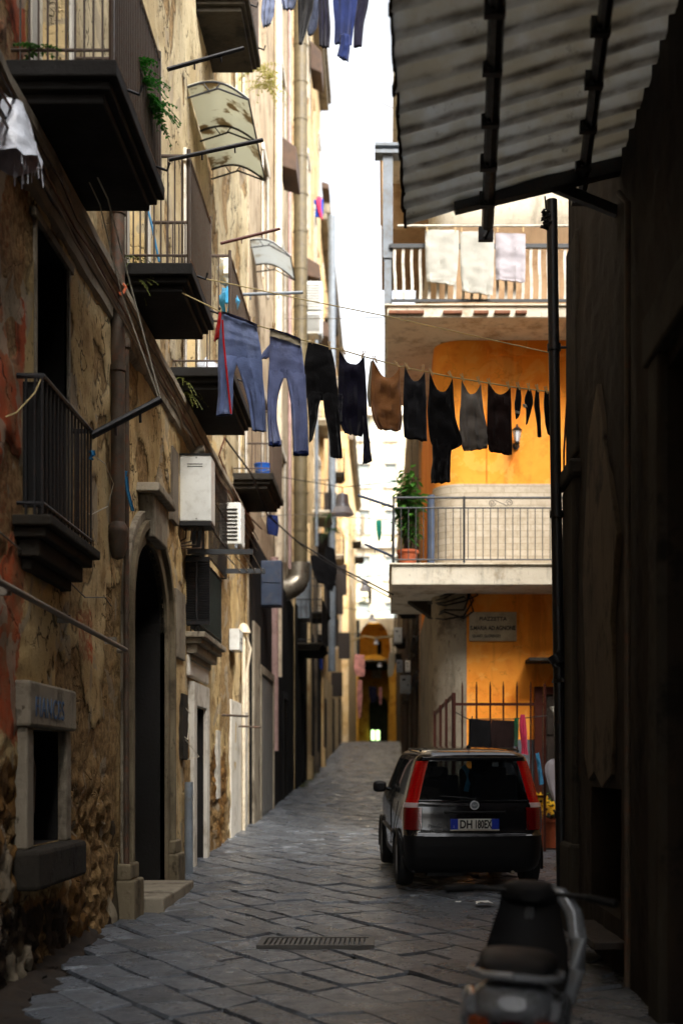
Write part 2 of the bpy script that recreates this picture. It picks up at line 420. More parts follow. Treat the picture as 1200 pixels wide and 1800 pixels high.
def crs(secs, n):
    secs = [tuple(s) + (0,)*(6-len(s)) for s in secs]; out = []; k = len(secs)-1
    for i in range(n+1):
        t = i/n*k; j = min(int(t), k-1); f = t-j; p0, p1, p2, p3 = secs[max(j-1,0)], secs[j], secs[j+1], secs[min(j+2,k)]
        out.append(tuple(.5*((2*b_)+(c-a)*f+(2*a-5*b_+4*c-d)*f*f+(3*b_-a-3*c+d)*f**3) for a,b_,c,d in zip(p0,p1,p2,p3)))
    return out
m['frosted'] = M('frosted_lamp_glass', C(214,216,220), .25, var=.05, bump=0)
def ground_sheet():
    b = MB(); ys = [-60, -40, -25, -15, -10, -5, 0] + [i * .8 for i in range(1, 120)] + [100, 120, 150, 200, 300, 450, 700]
    xs = [-300, -100, -40, -12, -5, -3, -2, -1, 0, 1, 2, 3, 5, 9, 14, 40, 100, 300]
    b.grid([[Vector((x, y, GZ(y) - .045)) for x in xs] for y in ys])
    o = b.build('ground', m['joint'], smooth=True); tag(o, kind='structure')
ground_sheet()

def paving():
    rnd = random.Random(5); b = MB(); th = R(-57)
    ca, sa = math.cos(th), math.sin(th)
    def xr(D): return 2.9 if D < 11.6 else (9.0 if D < 19.7 else 1.3)
    for pp in [0]:
        r = -4.0
        while r < 62:
            wr = rnd.uniform(.27, .39); a = -70.0 + rnd.uniform(0, .6); sk2 = 0.
            while a < 14:
                L = rnd.uniform(.38, .82)
                ce = (a + L/2, r + wr/2)
                X = ce[0]*ca*1.0 - ce[1]*sa; Y = ce[0]*sa + ce[1]*ca
                if -3.0 < X < xr(Y) + .3 and 3.5 < Y < 74 and not (X < -2.38 and Y < 10.2):
                    gp = rnd.choice((.002,.004,.006,.008,.012)); j = lambda: rnd.uniform(-.013, .013)
                    sk, sk2 = sk2, rnd.uniform(-.06, .06); cs = [(a+gp+j()-sk, r+gp+j()), (a+L-gp+j()-sk2, r+gp+j()), (a+L-gp+j()+sk2, r+wr-gp+j()), (a+gp+j()+sk, r+wr-gp+j())]
                    near = Y < 26
                    nu, nv = (6, 4) if near else (2, 2)
                    dz = rnd.uniform(-.011, .007); tx, ty = rnd.uniform(-.02, .02), rnd.uniform(-.022, .022)
                    rows = []
                    fu = [0, .022] + [i/(nu-2) for i in range(1, nu-2)] + [.978, 1] if near else [0, .05, .95, 1]
                    fv = [0, .035] + [i/(nv-2) for i in range(1, nv-2)] + [.965, 1] if near else [0, .08, .92, 1]
                    for v in fv:
                        row = []
                        for u in fu:
                            p0 = (lerp(cs[0][0], cs[1][0], u), lerp(cs[0][1], cs[1][1], u)); p1 = (lerp(cs[3][0], cs[2][0], u), lerp(cs[3][1], cs[2][1], u))
                            pa, pr = lerp(p0[0], p1[0], v), lerp(p0[1], p1[1], v)
                            x = pa*ca - pr*sa; y = pa*sa + pr*ca
                            edge = (u in (0, 1)) or (v in (0, 1))
                            w = noise.noise((x*2.3, y*2.3, 1.7)) * .011 + noise.noise((x*9, y*9, 4)) * .004
                            z = GZ(y) + dz + (u-.5)*tx*L + (v-.5)*ty*wr + w
                            if edge: z -= .026
                            elif u in (fu[1], fu[-2]) or v in (fv[1], fv[-2]): z -= .003
                            if -1.12 < x < .02 and 9.86 < y < 10.62: z = min(z, GZ(y) - (.004 if not (-1.03 < x < -.07 and 9.97 < y < 10.51) else .03))
                            row.append(Vector((x, y, z)))
                        rows.append(row)
                    b.grid(rows)
                a += L
            r += wr
    o = b.build('street_paving', m['slabs'], smooth=True); tag(o, kind='structure')
paving()

def dirt_strip():
    b = MB(); rows = []
    for i in range(60):
        D = 6.5 + i * .07; row = []
        for k in range(9):
            x = -2.5 + k * .07 * (1 + .7*noise.noise((D*1.3, 3, 0)) + .5*noise.noise((D*5, k*.6, 0))) * lerp(.9, .3, sstep(7.8, 9.8, D))
            row.append(Vector((x, D, GZ(D) - .04 + .13*(1-k/8)**1.3 + .025*noise.noise((x*5, D*5, 2)) + .012*noise.noise((x*19, D*19, 2)))))
        rows.append(row)
    b.grid(rows); o = b.build('gutter_dirt', m['dirt'], smooth=True)
    tag(o, 'brown dirt and rubble heaped at the foot of the wall', 'dirt', kind='stuff')
dirt_strip()
def litter_bits():
    rnd = random.Random(3)
    for (px, py, D, s, l) in [(850, 1587, 12.4, .07, 'crumpled white paper scrap on the paving behind the black car'), (805, 1583, 12.5, .025, 'tiny white paper crumb on the paving behind the black car')]:
        p = W(px, py, D); p.z = GZ(D); b = MB(); rows = []
        for i in range(5):
            rows.append([p + Vector(((k-2)*s*.6, (i-2)*s*.5, .02 + abs(rnd.gauss(0, s*.25)))) for k in range(5)])
        b.grid(rows); tag(b.build('paper_scrap', m['white_metal']), l, 'litter')
litter_bits()

def drain():
    t = thing('drain_grate', (-.55, 10.25, GZ(10.25)), 'rectangular iron drain grate set into the grey paving', 'drain grate')
    z = GZ(10.25)
    f = MB()
    for (x0,x1,y0,y1) in ((-1.02,-.97,9.98,10.5),(-.13,-.08,9.98,10.5),(-.97,-.13,9.98,10.03),(-.97,-.13,10.45,10.5)):
        f.box(x0,x1,y0,y1,z-.05,z+.012)
    f.build('frame', m['drain'], t)
    g_ = MB()
    for i in range(21):
        x = -.955 + i*.04; g_.box(x, x+.026, 10.03, 10.45, z-.04, z+.006)
    g_.build('grille', m['drain'], t)
    p = MB(); p.box(-.97,-.13,10.03,10.45,z-.06,z-.045); p.build('pit', m['void'], t)
drain()

# ================================================================== FACADE TOOLS
def wall_grid(b, X, ds, zs, hole, disp, mask=None, att=None):
    idx = {}
    def vid(i, k):
        if (i, k) not in idx:
            D, z = ds[i], zs[k]
            idx[(i,k)] = len(b.v); b.v.append(Vector((X + disp(D, z), D, z)))
            if att is not None: att.append(mask(D, z))
        return idx[(i,k)]
    for i in range(len(ds)-1):
        for k in range(len(zs)-1):
            if hole((ds[i]+ds[i+1])/2, (zs[k]+zs[k+1])/2): continue
            b.f.append((vid(i,k), vid(i+1,k), vid(i+1,k+1), vid(i,k+1)))

def breaks(a, b, step, extra):
    v = sorted(set([round(a, 4), round(b, 4)] + [round(e, 4) for e in extra if a < e < b])); out = []
    for p, q in zip(v, v[1:]):
        n = max(1, int(round((q-p)/step))); out += [p + (q-p)*i/n for i in range(n)]
    return out + [v[-1]]

def shell(b, X0, X1, D0, D1, z0, z1):
    """back, roof and ends of a hollow building; X1 is the street face"""
    b.add([(X0,D0,z0),(X0,D1,z0),(X0,D1,z1),(X0,D0,z1)], [(0,1,2,3)])
    b.add([(X0,D0,z1),(X0,D1,z1),(X1,D1,z1),(X1,D0,z1)], [(0,1,2,3)])
    for D in (D0, D1): b.add([(X0,D,z0),(X1,D,z0),(X1,D,z1),(X0,D,z1)], [(0,1,2,3)])

def reveal(b, X, D0, D1, z0, z1, dep):
    x1 = X - dep if X < 0 else X + dep
    for q in ([(X,D0,z0),(X,D0,z1),(x1,D0,z1),(x1,D0,z0)], [(X,D1,z0),(X,D1,z1),(x1,D1,z1),(x1,D1,z0)],
              [(X,D0,z0),(X,D1,z0),(x1,D1,z0),(x1,D0,z0)], [(X,D0,z1),(X,D1,z1),(x1,D1,z1),(x1,D0,z1)]):
        b.add(q, [(0,1,2,3)])

def balcony(parent, D0, D1, zb, Xw, Xo, mat_s, rail_h=1.0, gap=.1, thick=.2, solid_end=False, rail_mat=None, mould=True, label=None):
    s = 1 if Xo > Xw else -1
    b = MB(); x0, x1 = sorted((Xw - s*.05, Xo))
    b.box(*sorted((Xw - s*.05, Xo - s*.1)), D0+.1, D1-.1, zb, zb+.07)
    b.box(*sorted((Xw - s*.05, Xo - s*.05)), D0+.05, D1-.05, zb+.07, zb+.13)
    b.box(x0, x1, D0, D1, zb+.13, zb+thick)
    sl = b.build('balcony', mat_s, parent, bevel=.012)
    if label: sl['label'] = label
    r = MB(); zt = zb + thick; xo = Xo - s*.04; d0, d1 = D0+.04, D1-.04
    r.tube([(Xw, d0, zt+rail_h), (xo, d0, zt+rail_h), (xo, d1, zt+rail_h), (Xw, d1, zt+rail_h)], .018, 6)
    r.tube([(Xw, d0, zt+.08), (xo, d0, zt+.08), (xo, d1, zt+.08), (Xw, d1, zt+.08)], .012, 6)
    n = int((d1-d0)/gap)
    for i in range(n+1):
        y = d0 + (d1-d0)*i/n; r.tube([(xo, y, zt), (xo, y, zt+rail_h)], .008, 5)
    n = max(1, int(abs(xo-Xw)/gap))
    for i in range(1, n):
        x = Xw + (xo-Xw)*i/n
        for y in (d0, d1): r.tube([(x, y, zt), (x, y, zt+rail_h)], .008, 5)
    for y in (d0, d1): r.tube([(xo, y, zt), (xo, y, zt+rail_h+.06)], .02, 6)
    r.build('railing', rail_mat or m['iron'], sl)
    return sl

def french_window(parent, X, D0, D1, z0, z1, kind, trim=None, dep=.18, name='window'):
    """a window or balcony door as a part of the building with its frame and leaves"""
    s = -1 if X < 0 else 1
    fr = MB(); t = .06; xa, xb = sorted((X + s*(dep), X + s*(dep+.07)))
    for (a, b_, c, d) in ((D0, D0+t, z0, z1), (D1-t, D1, z0, z1), (D0+t, D1-t, z1-t, z1), ((D0+D1)/2-.03, (D0+D1)/2+.03, z0, z1-t)):
        fr.box(xa, xb, a, b_, c, d)
    w = fr.build(name, m['frame_white'] if kind != 'dark' else m['wood_dk'], parent)
    p = MB(); xm = X + s*(dep+.03)
    if kind in ('pale', 'wood', 'green'):
        for (a, b_) in ((D0+t, (D0+D1)/2-.03), ((D0+D1)/2+.03, D1-t)):
            p.box(xm-.008, xm+.008, a, b_, z0+.02, z1-t)
            n = int((z1-z0)/.09)
            for i in range(n):
                z = z0+.06 + i*.09
                if z < z1-t-.05: p.obox(((xm - s*.014), (a+b_)/2, z), (.012, b_-a-.08, .07), Matrix.Rotation(R(25*s), 3, 'Y'))
        p.build('shutter', m[{'pale':'shutter_pale','wood':'shutter_wood','green':'shutter_green'}[kind]], w)
    else:
        p.box(xm-.004, xm+.004, D0+t, D1-t, z0+.02, z1-t); p.build('pane', m['glass'], w)
    if trim:
        q = MB(); k = .13; x0, x1 = sorted((X - s*.02, X - s*.07 if False else X - s*.045))
        q.box(x0, x1, D0-k, D0, z0, z1); q.box(x0, x1, D1, D1+k, z0, z1); q.box(x0, x1 if s > 0 else x1+.02, D0-k-.03, D1+k+.03, z1, z1+k+.03)
        q.build('surround', trim, w, bevel=.008)
    return w

# ================================================================== LEFT NEAR BUILDING
L1 = thing('ochre_plaster_building', (LX, 12, GZ(12)), 'tall ochre building of flaking plaster with an arched doorway along the left of the lane', 'building')
ARCH = (12.0, 13.93, 3.15, .8)
OPEN1 = [(8.79, 9.68, 3.36, 5.5), (8.56, 9.42, 1.11, 1.92), (16.1, 17.0, .3, 2.44), (15.95, 17.1, 3.42, 5.45),
         (8.7, 9.65, 6.32, 9.0), (11.85, 12.8, 6.32, 9.0), (15.3, 16.3, 6.32, 9.0), (21.0, 21.9, 6.32, 9.0),
         (8.8, 9.8, 11.95, 14.6), (12.4, 13.4, 11.95, 14.6), (16.6, 17.5, 11.95, 14.6), (20.6, 21.5, 11.95, 14.6),
         (8.8, 9.8, 17, 19.4), (12.4, 13.4, 17, 19.4), (16.6, 17.5, 17, 19.4), (20.6, 21.5, 17, 19.4)]
def in_arch(D, z, g=0):
    a, b_, zs, rise = ARCH; c, hw = (a+b_)/2, (b_-a)/2 + g
    if abs(D-c) > hw: return False
    return z < zs or ((D-c)/hw)**2 + ((z-zs)/(rise+g))**2 < 1
def hole1(D, z):
    if in_arch(D, z): return True
    return any(a < D < b_ and c < z < d for a, b_, c, d in OPEN1)
def fr(x, y, s, o=4): return noise.fractal((x*s, y*s, s*.37), 1.0, 2.0, o)
def tufa(D, z):
    n = .55*fr(D, z, 1.6) + .25*noise.noise((D*5, z*5, 9))
    a = sstep(9.55, 9.95, D) * (1-sstep(11.1, 11.45, D)) * (1-sstep(1.35, 2.1, z))
    a2 = (1-sstep(8.3, 8.7, D)) * (1-sstep(1.3, 2.2, z)) * .95
    a3 = sstep(17.3, 18.0, D) * (1-sstep(19.3, 19.8, D)) * (1-sstep(1.4, 2.4, z))
    a4 = sstep(8.4, 8.6, D) * (1-sstep(9.6, 9.8, D)) * (1-sstep(.5, 1.0, z))
    return clamp(max(a, a2, a3, a4) + n * .35 * (1 if max(a,a2,a3,a4) > .05 else 0))
def mask1(D, z):
    n = fr(D, z, .9)
    red = (1-sstep(8.35, 8.8, D + n*.2)) * sstep(1.5, 2.4, z+n*.4)
    red = max(red, .53*sstep(9.9, 10.1, D)*(1-sstep(10.5, 10.8, D))*sstep(2.3, 2.6, z)*(1-sstep(2.9, 3.3, z)))
    cream = sstep(5.9, 6.7, z + n*.35) * sstep(9.3, 10.6, D + n*.4) * .95
    low_dark = (1-sstep(.45, 1.05, z - GZ(D) + .3 + n*.35)) * (1-sstep(9.3, 10.4, D))  # dirty wall base; the low corner's vignette is painted in with it
    low_dark = max(low_dark, sstep(10.85, 11.0, D+n*.1)*(1-sstep(11.5, 11.6, D))*(1-sstep(1.6, 2.0, z+n*.3)))
    return (tufa(D, z), red, cream, low_dark)
def peel(D, z):
    n = noise.fractal((D*.9+3, z*.75, 1.3), 1.0, 2.0, 6) + .25*noise.noise((D*3.1, z*2.2, 8.))
    low = .16*(1-sstep(1.5, 3.5, z)) - .10*sstep(6, 8, z)
    return sstep(.20, .30, n + low)
def disp1(D, z):
    t = tufa(D, z)
    d = .020*fr(D, z, 1.1) + .010*fr(D, z, 5) - .022*peel(D, z)*(1+.5*noise.noise((D*11, z*11, 2)))
    if t > .1:
        v = noise.voronoi((D*4.6 + .4*noise.noise((D*3,z*3,1)), z*6.2, .5))[0]
        stone = (v[1]-v[0])
        d += t * (-.05 + .06*(1-math.exp(-stone*7)) + .022*fr(D, z, 9) + .03*noise.noise((D*2,z*2.5,7)))
    for a, b_, c, dd in OPEN1:                       # keep the edges of openings true
        q = max(a-D, D-b_, c-z, z-dd)
        if q < .12: d *= clamp(q/.12)
    if in_arch(D, z, .45): d *= .1
    return d
def left1():
    ex_d = [e for o in OPEN1 for e in o[:2]] + [ARCH[0], ARCH[1]]; ex_z = [e for o in OPEN1 for e in o[2:]] + [ARCH[2]]
    ds = breaks(6.6, 22.4, .045, ex_d)
    zs = breaks(-.3, 6.9, .045, ex_z) + breaks(6.9, 15, .1, ex_z)[1:] + breaks(15, 22, .5, ex_z)[1:]
    b = MB(); att = []
    wall_grid(b, LX, ds, zs, hole1, disp1, mask1, att)
    n0 = len(b.v)
    b.add([(LX,-26,-1.5),(LX,6.6,-1.5),(LX,6.6,22),(LX,-26,22)], [(0,1,2,3)])
    shell(b, -8.5, LX, -26, 22.4, -1.5, 22)
    for i, o in enumerate(OPEN1):
        rv = MB() if i < 4 else b; reveal(rv, LX-.001, *o, .3)
        if i < 4: rv.build('opening_reveal', m['sootblack'], L1)  # shade of the lower openings is put into the reveal colour
    rv = MB()
    a, e, zs_, rise = ARCH; c, hw = (a+e)/2, (e-a)/2; pth = [(a, -.3)] + [(c-hw*math.cos(t*math.pi/24), zs_+rise*math.sin(t*math.pi/24)) for t in range(25)] + [(e, -.3)]
    rv.grid([[Vector((LX+.01, p, q)) for p, q in pth], [Vector((LX-.5, p, q)) for p, q in pth]]); rv.build('opening_reveal', m['sootblack'], L1)
    att += [(0,0,.0,0)] * (len(b.v)-n0)
    w = b.build('wall', m['wallL1'], L1, att=att, smooth=True, att2=[peel(v.y, v.z) if i < n0 else 0. for i, v in enumerate(b.v)])
    # carved surround of the portal
    def band(o0, o1, proj, name, mat, zt=None):
        q = MB(); rows = []
        for i, (p, z) in enumerate(pth):
            cx = c; vx, vz = ((p-c)/hw, max(0, (z-zs_)/rise))
            if z <= zs_: d_ = Vector((0, -1 if p < c else 1, 0))
            else: d_ = Vector((0, (p-c)/hw, (z-zs_)/rise)); d_.normalize()
            base = Vector((0, p, z)); xs = (LX-.05, LX+proj, LX+proj, LX-.05)
            rows.append([Vector((x, 0, 0)) + base + d_*o_ for x, o_ in zip(xs, (o0, o0, o1, o1))])
        q.grid(rows, closed=True); return q.build(name, mat, parent=sur if name != 'portal_surround' else L1, bevel=.01)
    global sur; sur = None
    sur = band(.0, .16, .05, 'portal_surround', m['piperno'])
    band(.16, .25, .10, 'outer_moulding', m['piperno']); band(.25, .34, .06, 'rim_moulding', m['stone'])
    k = MB(); k.prism([(LX-.05, 12.62, 3.97), (LX-.05, 13.3, 3.97), (LX-.05, 13.38, 4.4), (LX-.05, 12.52, 4.4)], (.2,0,0))
    k.prism([(LX-.05, 12.4, 4.4), (LX-.05, 13.45, 4.4), (LX-.05, 13.4, 4.5), (LX-.05, 12.45, 4.5)], (.27,0,0))
    k.build('keystone', m['stone'], sur, bevel=.02)
    for dd in (11.5, 13.97):
        p = MB(); p.box(LX-.05, LX+.16, dd, dd+.46, GZ(dd)-.2, GZ(dd)+.35); p.box(LX-.05, LX+.12, dd+.03, dd+.43, GZ(dd)+.35, GZ(dd)+.5)
        p.build('plinth', m['piperno'], sur, bevel=.02)
    st = MB(); st.box(LX-.5, LX+.34, 12.02, 13.9, GZ(12)-.2, GZ(13)+.1); st.build('threshold', m['stone'], L1, bevel=.02)
    dl = MB()
    dl.box(LX-.44, LX-.38, 13.0, 13.9, .4, 3.1)
    for z in (.7, 1.6, 2.4): dl.box(LX-.38, LX-.355, 13.1, 13.8, z, z+.6)
    dl.build('door_leaf', m['wood_dk'], L1)
    fl = MB(); fl.box(-8.4, LX-.5, 11.5, 14.5, -.3, .35); fl.build('hall_floor', m['sootblack'], L1)
    # string course under the first floor, with rubble and moulding
    q = MB(); prof = [(.0, 5.62), (.06, 5.66), (.06, 5.74), (.10, 5.80), (.10, 5.86), (.15, 5.92), (.15, 5.99), (.0, 6.05)]
    ys = [-3 + i*.2 for i in range(128)]
    q.grid([[Vector((LX-.02 + px_ + .012*noise.noise((y*3, z*4, 0)), y, z + .02*noise.noise((y*1.7, z, 5)))) for px_, z in prof] for y in ys])
    q.build('string_course', m['stone'], L1, smooth=False)
    # low barred window with stone lintel, jambs and block sill
    lw = MB(); lw.box(LX-.1, LX+.09, 8.36, 9.62, 1.93, 2.24); li = lw.build('lintel', m['stone'], L1, bevel=.02)
    for ja, jc in ((8.40, 8.555), (9.425, 9.58)): jb = MB(); jb.box(LX-.1, LX+.06, ja, jc, 1.1, 1.925); jb.build('window_jamb', m['stone'], L1, bevel=.015)
    sb = MB(); sb.box(LX-.1, LX+.17, 8.3, 9.62, .83, 1.1); sb.build('window_sill', m['dkstone'], L1, bevel=.03)
    gr = MB()
    for i in range(34):
        z = 1.13 + i*.023
        gr.tube([(LX-.12, 8.6, z), (LX-.06, 8.85, z), (LX-.12, 9.1, z)], .006, 4)
    for y in (8.64, 8.86): gr.tube([(LX-.09, y, 1.1), (LX-.03, y-.02, 1.35), (LX-.03, y+.02, 1.65), (LX-.09, y, 1.92)], .014, 6)
    gr.build('window_grille', m['rust_pipe'], L1)
    text('FIANCES', .2, Vector((LX+.093, 8.47, 2.0)), (R(90), 0, R(90)), m['graffiti'], li, 'graffiti', sx=.92, ext=.002, sp=1.12)
    # white door and its whitewashed frame
    dm = MB(); dm.box(LX-.2, LX+.05, 15.85, 16.09, GZ(16)-.2, 2.75); dm.box(LX-.2, LX+.05, 17.01, 17.25, GZ(17)-.2, 2.75); dm.box(LX-.2, LX+.05, 16.09, 17.01, 2.45, 2.75)
    dm.build('door_frame', m['white_pl'], L1, bevel=.012)
    dr = MB(); dr.box(LX-.24, LX-.2, 16.1, 17.0, .3, 2.44); d_ = dr.build('door', m['grey_metal'], L1)
    hn = MB(); hn.obox((LX-.19, 16.3, 1.5), (.02, .12, .1)); hn.build('red_sticker', m['red_cloth'], d_)
    pp = MB(); pp.box(LX-.04, LX+.03, 15.6, 17.3, 2.8, 3.3); pp.build('whitewash_patch', m['white_pl'], L1, bevel=.02)
    # windows
    french_window(L1, LX, *OPEN1[0], 'dark', None, dep=.24)
    ef = MB(); ef.box(LX-.02, LX+.02, 8.755, 8.79, 3.36, 5.5); ef.box(LX-.02, LX+.02, 9.68, 9.715, 3.36, 5.5); ef.box(LX-.02, LX+.03, 8.70, 9.78, 5.5, 5.56); ef.build('thin_door_edge', m['stone'], L1)
    french_window(L1, LX, *OPEN1[3], 'dark', None, dep=.2)
    for o, k_ in zip(OPEN1[4:], ['pale', 'pale', 'dark', 'pale', 'wood', 'pale', 'wood', 'pale', 'wood', 'pale', 'wood', 'dark']):
        french_window(L1, LX, *o, k_, m['white_pl'])
    # balconies of the first and second floor
    for i, (d0, d1, z, xo, g_) in enumerate([(8.19, 10.0, 6.05, -1.75, .06), (11.56, 13.05, 6.08, -1.77, .06), (14.5, 16.7, 6.06, -1.75, .12), (20.3, 22.38, 6.2, -1.8, .14),
                              (16.3, 17.95, 11.56, -1.77, .12), (8.3, 10.3, 11.75, -1.77, .12), (12.0, 13.9, 11.75, -1.77, .12)]):
        bl = balcony(L1, d0, d1, z, LX, xo, m['sootblack'] if i < 3 else m['dkstone'], gap=g_, thick=.24, rail_h=1.3 if i == 2 else 1.0, rail_mat=m['iron_worn'])  # first slabs coloured black to paint in their shaded undersides
        if i < 3 or i == 4:
            for k2 in range(2):
                y = lerp(d0, d1, .2 + .6*k2); hk = MB()
                hk.tube([(xo, y, z+.23), (xo+.08, y, z+.2), (xo+.1, y, z+.26)], .012, 5); hk.build('line_hook', m['iron'], bl)
    # shallow balconies of the mezzanine
    for (d0, d1, top) in ((8.36, 9.74, 4.27), (15.5, 17.5, 4.27)):
        b2 = MB(); 
        for (pr, za, zb_) in ((.30, 3.27, 3.34), (.25, 3.20, 3.27), (.19, 3.08, 3.20), (.12, 3.0, 3.08)):
            b2.box(LX-.05, LX+pr-.06, d0-.03+(.30-pr), d1+.03-(.30-pr), za, zb_)
        sl = b2.build('balcony', m['dkstone'] if d0 < 10 else m['stone'], L1, bevel=.012)
        r = MB(); xo = -2.28
        r.tube([(LX, d0, top), (xo, d0, top), (xo, d1, top), (LX, d1, top)], .02, 6); r.tube([(LX, d0, 3.42), (xo, d0, 3.42), (xo, d1, 3.42), (LX, d1, 3.42)], .014, 6)
        n = int((d1-d0)/.095)
        for i in range(n+1): r.tube([(xo, lerp(d0, d1, i/n), 3.34), (xo, lerp(d0, d1, i/n), top)], .009, 5)
        for x in (LX+.06, LX+.12): 
            for y in (d0, d1): r.tube([(x, y, 3.34), (x, y, top)], .009, 5)
        r.build('railing', m['iron'] if d0 < 10 else m['shutter_green'], sl)
        if d0 < 10:                                     # dark sheet tied inside the railing's near end
            s_ = MB(); s_.box(-2.42, -2.30, d0+.03, d0+.05, 3.4, 4.24); s_.build('screen_sheet', m['void'], sl)
    # window cage and open louvred shutter above the far shallow balcony
    cg = MB(); xo = -2.2
    for i in range(15):
        y = 15.75 + i*.125; cg.tube([(xo, y, 4.3), (xo, y, 5.5)], .008, 5)
    for z in (4.3, 4.7, 5.1, 5.5): cg.tube([(LX, 15.75, z), (xo, 15.75, z), (xo, 17.5, z), (LX, 17.5, z)], .01, 5)
    cg.build('window_cage', m['iron'], L1)
    sh = MB(); sh.box(LX, LX+.30, 15.44, 15.47, 3.42, 3.47); sh.box(LX, LX+.30, 15.44, 15.47, 4.2, 4.25); sh.box(LX+.13, LX+.15, 15.43, 15.46, 3.47, 4.2)
    for i in range(24): sh.obox((LX+.15, 15.455, 3.49+i*.03), (.30, .05, .008), Matrix.Rotation(R(40), 3, 'X'))
    sh.build('louvre_shutter', m['iron'], L1)
    # pipes that run down the facade
    def pipe(name, pts, r, mat, n=12):
        p = MB(); p.tube(pts, r, n); 
        return p, p.build(name, mat, L1, smooth=True)
    p = MB(); p.tube([(LX+.07, 11.2, 8), (LX+.07, 11.2, 3.85)], .062, 14); p.lathe([(.062,0),(.09,-.05),(.1,-.1),(.08,-.14),(.085,-.22),(.05,-.32),(.0,-.34)], (LX+.07, 11.2, 3.85), 14)
    for z in (5.2, 6.6, 7.8): p.lathe([(.062,0),(.072,.0),(.072,.05),(.062,.05)], (LX+.07, 11.2, z), 14, cap=False)
    p.build('downpipe', m['rust_pipe'], L1, smooth=True)
    p = MB(); p.tube([(LX+.06, 11.62, 5.55), (LX+.06, 11.62, .5)], .026, 10); p.lathe([(.026,0),(.04,.0),(.04,.08),(0,.09)], (LX+.06, 11.62, 5.55), 10); p.build('thin_pipe', m['rust_pipe'], L1, smooth=True)
    p = MB(); p.tube([(LX+.1, 7.0, 2.80), (LX+.1, 9.6, 2.755), (LX+.1, 11.4, 2.725), (LX+.02, 11.45, 2.72)], .022, 10)
    for y in (7.9, 9.4, 11.0): p.obox((LX+.05, y, 2.77), (.1, .03, .06))
    p.build('handrail_pipe', m['cable_gr'], L1, smooth=True)
    p = MB(); p.tube([(LX+.08, 15.2, .35), (LX+.08, 15.2, 1.48)], .052, 12); p.build('post_pipe', m['grey_metal'], L1, smooth=True)
    wp = MB(); wp.box(LX-.03, LX+.02, 19.95, 22.35, GZ(20)-.2, 2.75); wp.build('whitewash_patch', m['white_pl'], L1, bevel=.01)
    p = MB(); p.tube([(LX+.06, 21.3, 3.95), (LX+.06, 21.3, .55)], .032, 10); p.lathe([(.04,0),(.12,-.02),(.10,.06),(.05,.13),(0,.15)], (LX+.06, 21.3, 3.97), 12)
    p.tube([(LX+.08, 21.45, 3.9), (LX+.16, 21.5, 3.7), (LX+.1, 21.4, 3.3), (LX+.1, 21.4, 2.6)], .022, 8); p.build('vent_pipe', m['cream_pipe'], L1, smooth=True)
    # small plates, hatch, notched patches
    for (d0, d1, z0, z1, nm, mt) in ((14.6, 15.25, 2.95, 3.75, 'utility_hatch', 'stone'), (14.35, 14.75, 4.5, 5.35, 'wooden_panel', 'shutter_wood'),
                                 (15.05, 15.45, 1.75, 2.55, 'gas_niche', 'dkstone'), (18.2, 18.5, 1.2, 2.2, 'white_tube_cover', 'frame_white')):
        q = MB(); q.box(LX-.02, LX+.035, d0, d1, z0, z1); q.build(nm, m[mt], L1, bevel=.008)
    for dy, zz_ in ((18.9, 2.45), (20.9, 2.35)): ir = MB(); ir.tube([(LX, dy, zz_), (LX+.4, dy, zz_-.02)], .02, 6); ir.build('iron_peg', m['rust_pipe'], L1)
left1()
# ================================================================== OTHER LEFT BUILDINGS
def left_block(name, label, X, D0, D1, ztop, mat, floors, bays, kinds, low=None, bal=True, seed=1, xin=-8.5, trim='frame_white'):
    rnd = random.Random(seed)
    t = thing(name, (X, (D0+D1)/2, GZ((D0+D1)/2)), label, 'building')
    ops = []
    for f, (z0, z1) in enumerate(floors):
        for y in bays:
            ops.append((y-.48, y+.48, z0, z1, f))
    ds = breaks(D0, D1, .45, [e for o in ops for e in o[:2]]); zs = breaks(-.5, ztop, .5, [e for o in ops for e in o[2:4]] + ([low[0]] if low else []))
    def disp(D, z): return .012*fr(D, z, .8)
    b = MB()
    hole = lambda D, z: any(a < D < b_ and c < z < d for a, b_, c, d, _ in ops) or (low and z < low[0] and False)
    wall_grid(b, X, ds, zs, hole, disp); shell(b, xin, X, D0, D1, -.5, ztop)
    for o in ops: reveal(b, X-.001, *o[:4], .25)
    b.build('wall', mat, t)
    if low:
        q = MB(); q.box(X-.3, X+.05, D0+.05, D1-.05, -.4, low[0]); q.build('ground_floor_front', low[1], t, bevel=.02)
        for y in low[2]:
            g0 = GZ(y)
            q = MB(); q.box(X+.04, X+.09, y-.75, y-.6, g0-.2, g0+2.5); q.box(X+.04, X+.09, y+.6, y+.75, g0-.2, g0+2.5); q.box(X+.04, X+.09, y-.6, y+.6, g0+2.35, g0+2.5)
            d = q.build('shop_door_frame', m[low[3]], t)
            q = MB(); q.box(X+.045, X+.06, y-.6, y+.6, g0-.2, g0+2.35)
            for i in range(22): q.box(X+.06, X+.07, y-.6, y+.6, g0+.05+i*.105, g0+.09+i*.105)
            q.build('roller_shutter', m['grey_metal' if low[3] != 'void' else 'dkstone'], d)
    for o in ops:
        k = kinds[rnd.randrange(len(kinds))]
        french_window(t, X, *o[:4], k, m[trim] if rnd.random() < .7 else None)
        if bal and rnd.random() < bal:
            w_ = rnd.uniform(.25, .6); balcony(t, o[0]-w_, o[1]+w_, o[2]-.22, X, X+rnd.uniform(.5, .68), m['dkstone' if rnd.random() < .6 else 'slabwhite'], gap=.13)
    c = MB(); c.box(X-.1, X+.3, D0, D1, ztop-.55, ztop-.3); c.box(X-.1, X+.4, D0, D1, ztop-.3, ztop+.05); c.build('cornice', m['stone'], t, bevel=.03)
    return t
